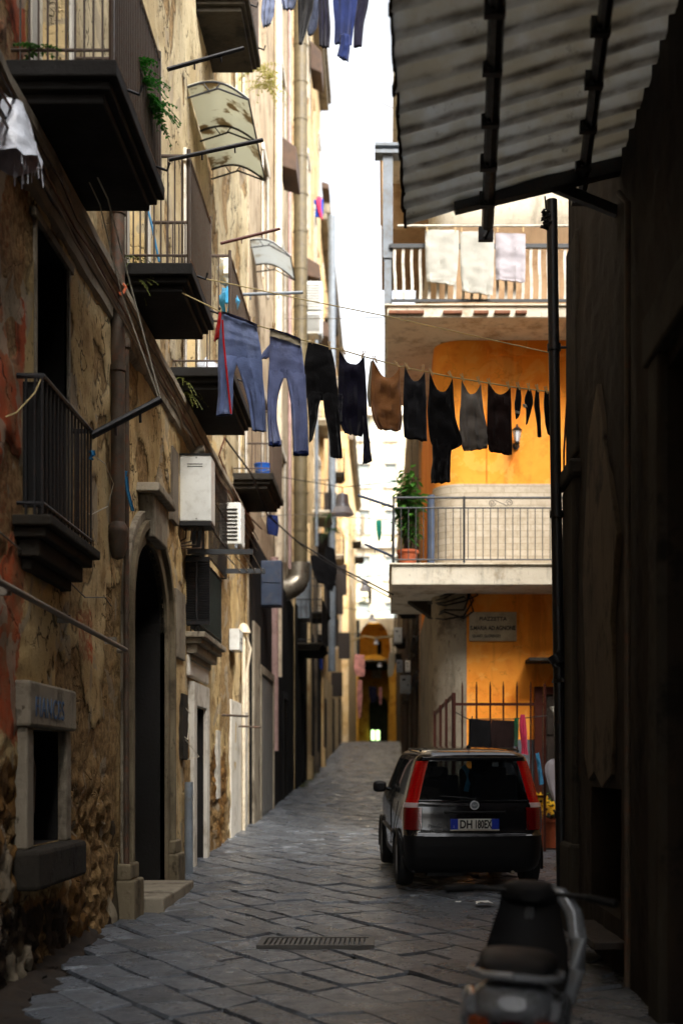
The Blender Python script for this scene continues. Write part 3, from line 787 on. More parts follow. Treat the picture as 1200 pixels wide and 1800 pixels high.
L2 = left_block('pinkish_apartment_house', 'dirty pinkish apartment house with banded brown duct beyond the ochre building', -2.42, 22.42, 33.0, 25.5, m['wallL2'],
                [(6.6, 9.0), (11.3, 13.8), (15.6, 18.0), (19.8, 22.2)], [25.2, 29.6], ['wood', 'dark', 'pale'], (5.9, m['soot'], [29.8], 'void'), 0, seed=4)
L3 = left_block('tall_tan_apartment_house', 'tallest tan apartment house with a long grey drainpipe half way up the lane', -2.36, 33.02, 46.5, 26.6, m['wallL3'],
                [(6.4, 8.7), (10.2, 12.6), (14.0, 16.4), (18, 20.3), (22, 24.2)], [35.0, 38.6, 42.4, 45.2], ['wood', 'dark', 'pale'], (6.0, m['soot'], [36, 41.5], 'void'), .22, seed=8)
L4 = left_block('sand_coloured_apartment_house', 'sand coloured apartment house with dark shop fronts below near the lane crest', -2.42, 46.52, 71.5, 22.6, m['wallL4'],
                [(7.6, 9.8), (11.4, 13.6), (15.2, 17.4), (19, 21)], [49, 53.5, 58, 63, 68], ['wood', 'dark', 'pale', 'green'], (5.4, m['wallL3'], [50, 58, 66], 'void'), .4, seed=3)
L5 = left_block('pale_sunlit_house', 'pale sunlit house where the lane ends beside the yellow arch', -2.05, 71.52, 91.8, 21, m['wallL5'],
                [(8.6, 10.8), (12.4, 14.6), (16.2, 18.2)], [75, 81, 87], ['pale', 'green'], None, .4, seed=5)
def part_pipe(t, name, px, y0, y1, D, off, r, mat, bands=None, n=14):
    X = (px-VX)/F*D if off is None else off
    p = MB(); z0, z1 = zz(y1, D), zz(y0, D)
    p.tube([(X, D, z0), (X, D, z1)], r, n)
    if bands:
        z = z0
        while z < z1: p.lathe([(r,0),(r*1.07,0),(r*1.07,.06),(r,.06)], (X, D, z), n, cap=False); z += bands
    return p.build(name, mat, t, smooth=True)
part_pipe(L2, 'cream_drainpipe', 489, -400, 1190, 27.4, None, .085, m['cream_pipe'], 3.2)
part_pipe(L2, 'pink_pipe', 509, -400, 1000, 30.2, None, .04, m['pink_pipe'], 3)
dp = part_pipe(L2, 'banded_duct', 528, -400, 1000, 31.2, None, .172, m['duct_brown'], .93)
def duct_elbow():
    p = MB(); X = (528-VX)/F*31.0; D = 30.7
    z = zz(990, D)
    pts = [(X-.02, D, z)]
    for i in range(9):
        a = i/8*math.pi/2; pts.append((X-.02-.55*(1-math.cos(a)), D-.35*(1-math.cos(a)), z-.3-.42*math.sin(a)))
    pts.append((X-1.1, D-.4, z-.72)); p.tube(pts, .27, 16); p.build('silver_elbow', m['silver_duct'], dp, smooth=True)
duct_elbow()
part_pipe(L3, 'grey_drainpipe', 583, 380, 1180, 43.5, None, .13, m['grey_metal'], 4)
part_pipe(L3, 'thin_lilac_pipe', 556, 560, 960, 38.5, None, .055, m['grey_metal'], 3)
part_pipe(L5, 'green_pipe', 628, 1090, 1160, 86, -1.8, .12, m['shutter_green'])
# lower half of the pinkish house: pilaster strips and odd pipes
part_pipe(L2, 'pink_lower_pipe', 482, 980, 1320, 26.5, None, .09, m['pink_pipe'], 2.4)
def pilasters():
    for (D, w, X, t_, mt, z1) in ((37.6, .9, -2.36, L3, 'wallL3', 9), (41.4, .6, -2.36, L3, 'wallR3', 9), (45.9, .6, -2.36, L3, 'wallL4', 20)):
        q = MB(); q.box(X-.02, X+.14, D, D+w, 0, z1); q.box(X-.02, X+.2, D-.04, D+w+.04, 0, GZ(D)+.7); q.build('pilaster', m[mt], t_, bevel=.02)
    q = MB(); q.box(-2.40, -2.33, 22.5, 23.6, 0, 4.3); q.build('grey_plaster_strip', m['stone'], L2, bevel=.01)
    q = MB(); q.box(-2.40, -2.31, 23.6, 23.75, 0, 3.6); q.box(-2.40, -2.31, 26.3, 26.45, 0, 3.6); q.box(-2.40, -2.31, 23.75, 26.3, 3.45, 3.6); fr_ = q.build('grey_door_frame', m['stone'], L2)
    q = MB(); q.box(-2.40, -2.345, 23.75, 26.3, 0, 3.45)
    for k in range(5): q.box(-2.345, -2.335, 23.8+k*.5, 23.8+k*.5+.44, GZ(24)+.1, 3.4)
    q.build('door_boards', M('dull_grey_door', C(112,110,106), .6, stretch=(3,3,.5)), fr_)
    for (D, z, w, h) in ((44.0, 8.6, .55, 1.3), (46.2, 7.5, .5, 1.3), (47.5, 10.6, .6, 1.5), (48.6, 7.9, .6, 1.2), (51, 6.6, .55, 1.1), (55, 8.4, .6, 1.6), (57, 4.9, .5, 1.1), (60.5, 10, .6, 1.5), (66, 7.4, .6, 1.4)):
        q = MB(); X = -2.4; q.box(X-.04, X+w, D, D+.06, z, z+h)
        for k in range(int(h/.1)): q.box(X+.04, X+w-.04, D-.015, D, z+.05+k*.1, z+.11+k*.1)
        q.build('open_shutter', m['wood_dk'], L4 if D > 46.5 else L3, bevel=.006)
    # metal flue box on the wall and the black-barred balcony below it
    q = MB(); q.box(-2.4, -2.0, 33.6, 34.6, zz(1090, 34), zz(990, 34)); q.build('flue_casing', m['grey_metal'], L3, bevel=.02)
    balcony(L3, 33.4, 36.2, zz(1146, 34), -2.36, -1.62, m['dkstone'], rail_h=1.15, gap=.12)
pilasters()

# small projecting things on the left fronts: awnings, condensers, boxes
def box_awning(px0, px1, y0, y1, D, label, mat):
    p0, p1 = W(px0, y0, D), W(px1, y1, D); w = p1.x - p0.x
    b = MB(); x0 = min(p0.x, -2.3)
    b.prism([(x0, D, p0.z), (p1.x, D, p0.z - (p0.z-p1.z)*.35), (p1.x, D, p1.z), (x0, D, p1.z + (p0.z-p1.z)*.15)], (0, 1.2, 0))
    o = b.build('awning', mat, bevel=.02, parent=None); return tag(o, label, 'awning', 'small box awnings on the left fronts')
box_awning(493, 521, 236, 300, 27.5, 'brown cloth awning between the cream drainpipe and the banded duct', m['brown_cloth'])
box_awning(540, 562, 452, 490, 38, 'small brown box awning right beside the upper part of the banded duct', m['brown_cloth'])
box_awning(553, 577, 555, 592, 40, 'brown box awning below and right of the air conditioners, above the black trousers', m['brown_cloth'])
box_awning(547, 565, 70, 128, 39, 'grey brown awning high at the skyline under the dark hanging laundry', m['brown_cloth'])
box_awning(566, 578, 318, 332, 46, 'tiny brown ledge awning at the skyline above the blue and red washing', m['brown_cloth'])
box_awning(566, 580, 345, 360, 48, 'tiny brown ledge awning right behind the blue and red washing', m['brown_cloth'])

def condenser(c, w, d, h, yaw, label, face='-y'):
    t = thing('air_conditioner', c, label, 'air conditioner', 'wall mounted air conditioner units')
    b = MB(); b.box(-w/2, w/2, -d/2, d/2, 0, h); b.v = [Vector(v) for v in b.v]
    o = b.build('casing', m['white_metal'], None, bevel=.02); o.parent = t
    g_ = MB()
    for i in range(9): g_.box(-w/2+.05, w/2-.05, -d/2-.012, -d/2-.002, .06+i*(h-.12)/9, .06+i*(h-.12)/9+.022)
    o2 = g_.build('grille', m['void'], None); o2.parent = t
    br = MB(); br.box(-w/2+.05, -w/2+.09, -d/2, d/2+.1, -.05, 0); br.box(w/2-.09, w/2-.05, -d/2, d/2+.1, -.05, 0)
    o3 = br.build('bracket', m['grey_metal'], None); o3.parent = t
    t.rotation_euler.z = R(yaw); return t
condenser(Vector((-2.27, 18.7, zz(962, 18.7))), .32, .5, .62, 0, 'white air conditioner on the ochre wall beside the balcony rack')
condenser(Vector(((551-VX)/F*36, 36, zz(550, 36))), .5, .6, .8, 0, 'upper of the two white air conditioners beside the banded duct')
condenser(Vector(((551-VX)/F*36, 36, zz(592, 36))), .5, .6, .62, 0, 'lower of the two white air conditioners beside the banded duct')

def blue_cabinet():
    D = 24.2; t = thing('steel_cabinet', W(471, 1065, D), 'slate blue two door steel cabinet jutting from the wall below the balcony', 'cabinet')
    a, b_ = W(449, 985, D), W(495, 1065, D)
    q = MB(); q.box(a.x-.3, b_.x, D, D+.35, b_.z, a.z); q.build('cabinet_body', m['blue_metal'], t, bevel=.01)
    mid = (a.z+b_.z)/2
    for (z0, z1) in ((b_.z+.02, mid-.01), (mid+.01, a.z-.02)):
        q = MB(); q.box(a.x+.02, b_.x-.02, D-.025, D-.002, z0, z1); dr = q.build('cabinet_door', m['blue_metal'], t, bevel=.006)
        h = MB(); h.tube([(b_.x-.06, D-.026, (z0+z1)/2-.04), (b_.x-.06, D-.05, (z0+z1)/2), (b_.x-.06, D-.026, (z0+z1)/2+.04)], .006, 6); h.build('handle', m['greyiron'], dr)
blue_cabinet()

def boiler():
    D = 15.0; t = thing('wall_boiler', W(343, 915, D), 'white boxed boiler hung outside the window above the iron rack', 'boiler')
    a, b_ = W(316, 800, D), W(371, 916, D)
    q = MB(); q.box(a.x, b_.x, D, D+.36, b_.z, a.z); q.build('casing', m['white_metal'], t, bevel=.012)
    q = MB(); q.box(a.x-.01, b_.x+.01, D-.01, D+.37, a.z, a.z+.02); q.build('dark_lid', m['cable'], t); q = MB(); q.box(a.x, b_.x, D+.004, D+.35, b_.z-.05, b_.z); q.build('dark_base', m['cable'], t)
    q = MB(); 
    for z in (a.z-.11, a.z-.14): q.box(a.x+.09, b_.x-.1, D-.003, D+.001, z, z+.008)
    for x in (a.x+.2,): q.lathe([(.008,0),(.008,.004),(0,.005)], (x, D, a.z-.03), 8, Matrix.Rotation(R(90),3,'X')); q.lathe([(.008,0),(.008,.004),(0,.005)], (x, D, b_.z+.03), 8, Matrix.Rotation(R(90),3,'X'))
    q.build('vent_slots', m['cable'], t)
    q = MB(); q.tube([(a.x+.15, D+.2, a.z), (a.x+.16, D+.2, a.z+.07), (a.x+.21, D+.2, a.z+.11), (a.x+.27, D+.2, a.z+.12)], .055, 12); q.build('flue', m['silver_duct'], t, smooth=True)
    q = MB()
    for i in range(4): q.tube([(a.x+.06+i*.07, D+.15, b_.z), (a.x+.05+i*.06, D+.14, b_.z-.18-.04*i), (a.x-.06, D+.14, b_.z-.24-.02*i)], .012, 6)
    q.build('copper_pipes', m['rust_pipe'], t)
boiler()
def meter_box():
    D = 19.9; a, b_ = W(396, 1105, D), W(412, 1142, D)
    q = MB(); q.box(-2.46, -2.30, D, D+.5, b_.z, a.z); q.box(-2.30,-2.29,D+.05,D+.45,a.z-.14,a.z-.12); q.box(-2.30,-2.29,D+.05,D+.45,a.z-.2,a.z-.18)
    tag(q.build('meter_box', m['white_metal'], None, bevel=.01), 'small cream meter box with two slots on the ochre wall', 'meter box')
meter_box()

def curved_awning(D0, D1, zi, zo, xo, rise, nb, label, mat):
    t = thing('curved_canopy', (LX, (D0+D1)/2, zi), label, 'canopy', 'curved plastic door canopies')
    def pt(u, D, dz=0):
        return Vector((lerp(LX, xo, u), D, lerp(zi, zo, u) + rise*math.sin(math.pi*min(1, u*.98)) + dz))
    b = MB(); n = 12
    ys = [lerp(D0, D1, i/10) for i in range(11)]
    top = [[pt(k/n, y) for k in range(n+1)] for y in ys]; b.grid(top); b.grid([[p - Vector((0,0,.008)) for p in r] for r in top])
    b.build('sheet', mat, t, smooth=True)
    for i in range(nb+1):
        y = lerp(D0, D1, i/nb); q = MB()
        q.tube([pt(k/n, y, -.025) for k in range(n+1)], .014, 6); q.tube([pt(0, y, -.16), pt(.5, y, -.10), pt(1, y, -.03)], .012, 6)
        q.tube([pt(.25, y, -.02), pt(.35, y, -.13)], .008, 5); q.tube([pt(.55, y, -.02), pt(.45, y, -.12)], .008, 5); q.build('frame_arch', m['greyiron'], t)
    q = MB(); q.tube([pt(1, D0, -.02), pt(1, D1, -.02)], .012, 6); q.build('front_bar', m['greyiron'], t)
curved_awning(15.6, 17.75, 10.16, 10.0, -1.69, .14, 2, 'yellowed two bay curved plastic canopy over an upper balcony door', m['awning'])
curved_awning(22.6, 23.7, 11.2, 10.9, -1.69, .14, 1, 'single bay white curved plastic canopy, lower and further than the yellowed one', m['awning_w'])

def washing_pole(a, b_, r, label, mat, droop=None):
    q = MB(); a, b_ = Vector(a), Vector(b_)
    q.tube([a, b_], r, 8); d = (b_-a).normalized()
    for k in (.35, .7): 
        c = a.lerp(b_, k); q.tube([c, c-Vector((0,0,r*2.2)), c-Vector((0,-.01,r*3.2))], r*.4, 6)
    tag(q.build('washing_pole', mat, None), label, 'pole', 'iron clothes poles jutting over the lane')
washing_pole(W(295,122,10), W(428,85,10.2), .018, 'dark clothes pole from the topmost railing under the far upper balcony', m['iron'])
washing_pole(W(297,281,11.5), W(462,246,11.7), .02, 'dark clothes pole crossing just below the yellowed curved canopy', m['iron'])
washing_pole(W(388,428,14.2), W(492,402,14.4), .018, 'brownish clothes pole above the white curved canopy', m['rusty'])
washing_pole(W(390,519,16), W(532,514,16.2), .022, 'level grey clothes pole behind the blue jeans', m['grey_metal'])
washing_pole(W(161,766,9.74), W(283,702,9.9), .03, 'thick black clothes pole on the lowest railing, tied with white ropes', m['iron'])
def rack():
    D = 15.5; t = thing('clothes_rack', W(390, 972, D), 'folding iron clothes rack with thin white lines below the boiler', 'clothes rack')
    q = MB(); q.obox(W(387,973,D), (.82,.05,.07)); a, b_ = W(330,970,D), W(445,972,D)
    q = MB(); q.box(a.x, b_.x, D-.03, D+.03, a.z-.03, a.z+.03); a2, b2 = W(390,1004,17.4), W(466,1004,17.4); q.box(a2.x, b2.x, 17.37, 17.43, a2.z-.03, a2.z+.03); q.build('arms', m['greyiron'], t)
    l = MB()
    for i in range(4):
        x = lerp(a.x, b_.x, .55+.14*i); x2 = lerp(a2.x, b2.x, .42+.17*i); l.tube([(x, D, a.z), (x2, 17.4, a2.z), (x2+.01, 17.4, a2.z+.04)], .008, 5)
    l.build('lines', m['rope'], t)
rack()

# ================================================================== FAR END
def far_end():
    t = thing('yellow_arched_house', (-.6, 92, GZ(92)), 'mustard yellow house with stacked dark arches closing the end of the lane', 'building')
    D = 92.0; z0 = GZ(92) - .5
    ztop = zz(1090, D)
    arcs = [(-1.85, .35, zz(1165, D), .9, z0, D), ]
    def archwall(X0, X1, za, zb, a0, a1, spring, rise, base, Dp, mat, name, th=.5):
        xs = [X0] + [lerp(a0, a1, i/24) for i in range(25)] + [X1]; b = MB(); c = (a0+a1)/2; hw = (a1-a0)/2
        b.add([(X0,Dp,za),(a0,Dp,za),(a0,Dp,zb),(X0,Dp,zb)], [(0,1,2,3)]); b.add([(a1,Dp,za),(X1,Dp,za),(X1,Dp,zb),(a1,Dp,zb)], [(0,1,2,3)])
        lo = [Vector((x, Dp, spring + rise*math.sqrt(max(0, 1-((x-c)/hw)**2)))) for x in xs[1:-1]]
        b.grid([lo, [Vector((v.x, Dp, zb)) for v in lo]]); b.grid([lo, [v + Vector((0,th,0)) for v in lo]])
        for x in (a0, a1): b.add([(x,Dp,za),(x,Dp+th,za),(x,Dp+th,spring),(x,Dp,spring)], [(0,1,2,3)])
        return b.build(name, mat, t)
    archwall(-4, 4, zz(1160, D), ztop+.15, -1.95, .45, zz(1135, D), zz(1092,D)-zz(1135,D), 0, D, m['cream'], 'upper_arch_wall', .25)
    archwall(-4, 4, z0, zz(1160, D)-.004, -1.9, .45, zz(1180, D), zz(1150,D)-zz(1180,D), 0, D, m['yellow'], 'lower_arch_wall', 1.5)
    q = MB(); q.box(-4, 4, D+5, D+5.2, zz(1162, D), ztop); q.box(-4,4,D+1.5,D+5,ztop-.1,ztop); q.box(-4.2,-4,D+.02,D+5,zz(1158,D),ztop); q.box(4,4.2,D+.02,D+5,zz(1158,D),ztop); q.build('loggia_back_wall', m['yellow'], t)
    q = MB(); q.box(-.55, -.2, D+4.96, D+5, zz(1140,D), zz(1115,D)); q.build('loggia_window', m['void'], t)
    q = MB(); q.box(-4, 4, D+.02, D+5, zz(1162,D)+.02, zz(1158,D)); q.build('loggia_floor', m['stone'], t)
    archwall(-4, 4, z0, zz(1166, D), -1.2, .3, zz(1235, D), .9, 0, D+6, m['yellow'], 'inner_arch_wall', .6)
    q = MB(); q.box(-1.0, -.2, D+5.9, D+5.99, zz(1182,D), zz(1152,D)); q.build('inner_window', m['frame_white'], t)
    q = MB(); q.box(-4, 4, D+9, D+9.2, z0, zz(1166,D)); q.box(-4.2,-4,D+.02,D+9,z0,zz(1166,D)); q.box(4,4.2,D+.02,D+9,z0,zz(1166,D)); q.box(-4,4,D+1.5,D+9,zz(1166,D),zz(1164,D)); q.build('passage_walls', m['dkstone'], t)
    q = MB(); q.box(.36, .44, D-.12, D-.02, z0, zz(1165,D)); q.build('yellow_pipe', m['yellow'], t)
    for x in (-1.0, -.62):
        q = MB(); q.box(x, x+.24, D+5.8, D+5.85, zz(1300,D)+.1, zz(1282,D)+.1); q.build('lit_pane', m['lit_green'], t)
    u = thing('cream_tall_house', (0, 108, GZ(108)), 'bright cream tall house with rows of windows behind the yellow arches', 'building')
    D = 108.0; b = MB(); ops = []
    for zf in (14, 18, 22, 26, 30):
        for x in (-4.4, -2.2, .1, 2.3): ops.append((x, x+.95, zf, zf+1.9))
    xs = breaks(-8, 8, 1.0, [e for o in ops for e in o[:2]]); zs = breaks(0, 33, 1.5, [e for o in ops for e in o[2:]])
    for i in range(len(xs)-1):
        for k in range(len(zs)-1):
            cx, cz = (xs[i]+xs[i+1])/2, (zs[k]+zs[k+1])/2
            if not any(a < cx < b_ and c < cz < d for a, b_, c, d in ops): b.add([(xs[i],D,zs[k]),(xs[i+1],D,zs[k]),(xs[i+1],D,zs[k+1]),(xs[i],D,zs[k+1])], [(0,1,2,3)])
    b.box(-8, 8, D+.3, D+8, 0, 32.95); b.build('wall', m['cream'], u)
    for o in ops:
        q = MB(); q.box(o[0], o[1], D+.15, D+.2, o[2], o[3]); w = q.build('window', m['shutter_pale'], u)
        q = MB(); q.box(o[0]-.1, o[1]+.1, D-.12, D+.02, o[3], o[3]+.2); q.build('lintel', m['white_pl'], w); q = MB(); q.box(o[0]-.15, o[1]+.15, D-.2, D+.02, o[2]-.2, o[2]); q.build('sill', m['white_pl'], w)
    for z in (12.6, 20.6, 32): c = MB(); c.box(-8, 8, D-.5, D+.02, z, z+.35); c.build('cornice', m['white_pl'], u)
m['lit_green'] = emit('lit_green_glass', (.55, .9, .35, 1), 1.6)
far_end()

# ================================================================== RIGHT: GRIMY ROW BEYOND THE PIAZZETTA
def right_row():
    t = thing('grimy_row_house', (.85, 50, GZ(50)), 'grimy grey row house hung with cables beyond the orange corner', 'building')
    b = MB(); ds = breaks(27.0, 91.9, 1.0, []); zs = breaks(-.5, 9.6, .6, [])
    ops = [(30.2,31.3,1.4,3.6),(34,35.2,1.6,3.9),(40,41.4,2,4.4),(33,34,6,8.1),(33,34,10.4,12.6),(40,41,10.4,12.6),(50,51,10.4,12.6),(38,39,6,8.1),(46,47.2,6.4,8.4),(55,56.2,6.6,8.6)]
    ds = breaks(27, 91.9, .8, [e for o in ops for e in o[:2]]); zs = breaks(-.5, 15, .6, [e for o in ops for e in o[2:]])
    wall_grid(b, .88, ds, zs, lambda D, z: any(a < D < e and c < z < d for a, e, c, d in ops), lambda D, z: .03*fr(D, z, .8))
    shell(b, 8, .88, 27, 91.9, -.5, 15); b.box(.9, 8, 70, 91.88, 15.003, 18)  # hidden row height and raised end block shaped to shade the far lane
    for o in ops: reveal(b, .88, *o, .25)
    b.build('wall', m['wallR3'], t)
    for o in ops: french_window(t, .88, *o, 'dark', m['stone'])
    for (d0, d1, z) in ((32.5, 34.5, 5.75), (45.4, 48, 6.2), (54, 57, 6.4)): balcony(t, d0, d1, z, .88, .35, m['dkstone'], gap=.14)
    q = MB(); rnd = random.Random(9)
    for i in range(26):
        D = rnd.uniform(28, 60); z = GZ(D); q = MB(); q.tube([(.82-rnd.uniform(0,.1), D, z), (.82-rnd.uniform(0,.12), D+rnd.uniform(-.3,.3), z+2.5), (.84, D, z+rnd.uniform(4,7))], rnd.uniform(.015,.05), 6); q.build('drainpipe', m['rust_pipe'], t)
    for i in range(10):
        q = MB(); z0 = rnd.uniform(3.6, 6); pts = [(.8-rnd.uniform(0,.08), 27+k*2.2, z0+.05*k+rnd.gauss(0,.09)) for k in range(18)]; q.tube(pts, .018, 5); q.build('wall_cable', m['cable'], t)
right_row()
def wall_box(px0, px1, y0, y1, D, name, label, cat, mat, dep=.3):
    a, b_ = W(px0, y0, D), W(px1, y1, D); q = MB(); q.box(a.x, b_.x, D, D+dep, b_.z, a.z)
    t = thing(name, ((a.x+b_.x)/2, D, b_.z), label, cat)
    q.build('casing', mat, t, bevel=.012)
    q = MB(); q.box(a.x+.03, b_.x-.03, D-.012, D-.001, b_.z+.03, a.z-.03); q.build('cover', mat, t, bevel=.005)
    q = MB(); q.box(lerp(a.x,b_.x,.2), lerp(a.x,b_.x,.5), D-.016, D-.011, lerp(a.z,b_.z,.3), lerp(a.z,b_.z,.2)); q.box(b_.x-.07, b_.x-.05, D-.02, D-.011, lerp(a.z,b_.z,.6), lerp(a.z,b_.z,.5)); q.build('label_plate', m['cable'], t)
wall_box(703, 722, 1187, 1218, 23.5, 'meter_cabinet', 'pale grey meter cabinet low on the dark wall beside the stone corner', 'meter cabinet', m['grey_metal'])
wall_box(696, 708, 1160, 1181, 27.5, 'junction_box', 'left grey junction box on a shelf above the meter cabinet', 'junction box', m['grey_metal'])
wall_box(712, 721, 1161, 1180, 25.5, 'junction_box', 'narrow lilac white junction box on a shelf above the meter cabinet', 'junction box', m['white_metal'])
wall_box(692, 706, 1103, 1130, 30, 'junction_box', 'highest grey junction box under the dark balcony underside', 'junction box', m['white_metal'])
# ================================================================== ORANGE CORNER HOUSE
R2 = thing('orange_corner_house', (3, 21, GZ(20)), 'orange corner house with two wide balconies facing down the lane', 'building')
def path(o=0., x_end=9.5, y_end=27.0, x_start=None, r=.45):
    pts = [(x_end - i*.4, 19.8-o) for i in range(int((x_end-1.25)/.4)+1)] + [(1.25, 19.8-o)]
    for i in range(1, 11):
        a = i/10*math.pi/2; pts.append((1.25 - (r+o)*math.sin(a), 20.25 - (r+o)*math.cos(a)))
    y = 20.25
    while y < y_end: y += .4; pts.append((.8-o, y))
    return pts
def skin(pts, z0, z1, name, mat, step=.3, cap=None, amp=.006, parent=R2):
    b = MB(); n = max(1, int((z1-z0)/step)); 
    b.grid([[Vector((x, y + amp*noise.noise((x*3, z0+(z1-z0)*i/n, y)), z0+(z1-z0)*i/n)) for (x, y) in pts] for i in range(n+1)])
    if cap:   # closes a skin that stands proud of the wall
        for i in (0, n):
            z = z0+(z1-z0)*i/n; b.grid([[Vector((x,y,z)) for x,y in pts], [Vector((x,y,z)) for x,y in cap]])
    return b.build(name, mat, parent, smooth=True)
zl, zu = zz(990, 18.8), zz(535, 18.8)
skin(path(), -.3, 8.5, 'wall', m['orange'])
skin(path(.004), zu-.2, zz(394, 19.8), 'upper_wall', m['beige']); skin(path(.004), zz(394, 19.8), 12.2, 'attic_wall', m['slabwhite'])
b = MB(); b.box(.75, 9.5, 27, 27.05, -.3, 12.2); b.box(9.45, 9.5, 19.85, 27, -.3, 12.2); b.build('back_wall', m['beige'], R2)
b = MB(); b.box(.14, 9.8, 19.1, 27.2, 12.2, 12.38); b.build('roof', m['slabwhite'], R2, bevel=.02)
p1_ = [p for p in path(.03) if p[0] < 1.30]; p0_ = [p for p in path(0) if p[0] < 1.30]
skin([(1.30, 19.8)] + [(1.30, 19.77)] + p1_, -.3, zz(1030, 19.8), 'stone_corner', m['stone'], .12, amp=.03)
c1 = path(.02, y_end=20.6); skin(c1, zl, zz(851, 19.8), 'stone_cladding', m['cladding'], .2, cap=path(0, y_end=20.6), amp=0)
dd = [(x, y) for x, y in path(.012) if x > 1.3]; skin(dd, -.3, zz(1300, 19.8), 'grey_dado', M('grey_dado_paint', C(96,100,106), .7), .3, cap=[(x, y+.012) for x, y in dd])
def orange_details():
    def slab(z0, z1, x0, y0, yend, name, mat, lip=.035):
        b = MB()
        b.prism([(x0, y0, z0), (9.5, y0, z0), (9.5, 19.9, z0), (.9, 19.9, z0), (.9, yend, z0), (x0, yend, z0)], (0,0,z1-z0-.03))
        b.prism([(x0-lip, y0-lip, z1-.03), (9.5, y0-lip, z1-.03), (9.5, 19.9, z1-.03), (.9, 19.9, z1-.03), (.9, yend, z1-.03), (x0-lip, yend, z1-.03)], (0,0,.03))
        return b.build(name, mat, R2, bevel=.012)
    lo = slab(zz(1028, 18.8), zl, .11, 18.8, 22.4, 'balcony', m['slabwhite']); lo['label'] = 'lower balcony with grey iron railing and scrolls'
    up = slab(zz(558, 18.8), zu, .04, 18.8, 23.4, 'balcony', m['slabwhite']); up['label'] = 'upper balcony with pale wavy flat bars'
    # lower railing
    r = MB(); xa, ya = .14, 18.84; zt, zs, zb = zz(874, 18.8), zz(892, 18.8), zz(983, 18.8)
    for z, rr in ((zt, .018), (zs, .012), (zb, .012)): r.tube([(9, ya, z), (xa, ya, z), (xa, 22.3, z)], rr, 6)
    n = int((9-xa)/.112)
    for i in range(n+1): 
        x = xa + i*.112; r.tube([(x, ya, zb), (x, ya, zs)], .0075, 5)
    for i in range(1, 31): r.tube([(xa, ya+i*.112, zb), (xa, ya+i*.112, zs)], .0075, 5)
    for x in (xa, 1.2, 2.73, 4.2, 5.7): r.tube([(x, ya, zl), (x, ya, zt+.02)], .02, 6)
    for x0 in (1.75, 2.85, 3.9):                     # iron scrolls between the two top rails
        for s in (-1, 1):
            pts = []
            for k in range(26):
                a = k/25*math.pi*3.2; q = .055*(1-k/32); pts.append((x0+s*(.13-q*math.cos(a)*1.0), ya, (zt+zs)/2 + s*q*math.sin(a)))
            r.tube(pts, .006, 5)
        r.tube([(x0-.1, ya, zs+.12), (x0, ya, (zt+zs)/2), (x0+.1, ya, zs+.03)], .006, 5)
    r.build('railing', m['greyiron'], lo)
    # upper railing of flat wavy bars
    r = MB(); zt = zz(431, 18.8); xa = .1
    r.box(xa, 9, ya-.03, ya+.03, zt-.03, zt+.03); r.box(xa, 9, ya-.015, ya+.015, zu+.05, zu+.09); r.box(xa-.03, xa+.03, ya, 23.2, zt-.03, zt+.03)
    rr = r.build('railing', m['greyiron'], up)
    f = MB(); i = 0; x = xa+.06
    while x < 9:
        rows = []
        for k in range(9):
            z = lerp(zu+.09, zt-.03, k/8); dx = .007*math.sin(k/8*math.pi*2)
            rows.append([Vector((x+dx-.022, ya-.006, z)), Vector((x+dx+.022, ya-.006, z)), Vector((x+dx+.022, ya+.006, z)), Vector((x+dx-.022, ya+.006, z))])
        f.grid(rows, closed=True); x += .128
    y = ya+.1
    while y < 23.2: f.box(xa-.006, xa+.006, y, y+.045, zu+.05, zt-.03); y += .13
    f.build('wavy_bars', m['frame_white'], rr)
    b = MB()                                          # exposed brick where the slab edge has broken
    for (a, c) in ((683, 745), (778, 812), (832, 858), (868, 896), (905, 925)): b = MB(); b.box((a-675)/117, (c-675)/117, 18.75, 18.795, zz(553,18.8), zz(547,18.8)); b.build('broken_edge', m['broken'], up, bevel=.01)
    # veranda post and beam
    b = MB(); b.box(-.02, .13, 18.86, 19.0, zz(450,18.8), zz(268,18.8)); b.box(-.14, 9, 18.8, 19.06, zz(268,18.8), zz(262,18.8)); b.box(-.14, 9, 18.9, 18.96, zz(262,18.8), zz(255,18.8)); b.box(-.14, 9, 18.8, 19.06, zz(255,18.8), zz(250,18.8))
    b.box(.0, .11, 18.88, 18.98, zu, zz(450,18.8)); b.build('veranda_frame', m['grey_metal'], R2)
    b = MB(); b.tube([(.2, 18.8, zz(397,18.8)), (9, 18.8, zz(397,18.8))], .02, 8); b.build('drying_bar', m['frame_white'], R2)
    b = MB(); b.box(-.05, .9, 22.6, 25.5, zz(420,23), zz(290,23)); b.box(-.08, .9, 22.5, 25.6, zz(290,23), zz(283,23)); b.build('bay_box', m['beige'], R2, bevel=.02)
    b = MB(); b.tube([(.74, 19.9, zl), (.74, 19.9, zz(868,19.8))], .06, 12); b.build('short_downpipe', m['blue_metal'], R2, smooth=True)
    b = MB(); b.box(1.62, 1.66, 19.775, 19.798, zz(851,19.8), 8.3); b.box(1.66, 9, 19.775, 19.798, 8.16, 8.2); b.build('wall_moulding', m['orange'], R2, bevel=.004)
    # ledge, door, plaque, downpipe bracket
    b = MB(); b.box((922-675)/111, 3.6, 19.25, 19.8, zz(1163,19.4), zz(1157,19.4)); b.build('ledge', m['dkstone'], R2, bevel=.006)
    b = MB(); x0 = 2.36; g0 = GZ(19.6)
    b.box(x0, x0+.12, 19.68, 19.8, g0-.1, zz(1207,19.7)); b.box(x0+1.1, x0+1.22, 19.68, 19.8, g0-.1, zz(1207,19.7)); b.box(x0+.12, x0+1.1, 19.68, 19.8, zz(1207,19.7)-.12, zz(1207,19.7))
    d = b.build('door', m['rusty'], R2, bevel=.006)
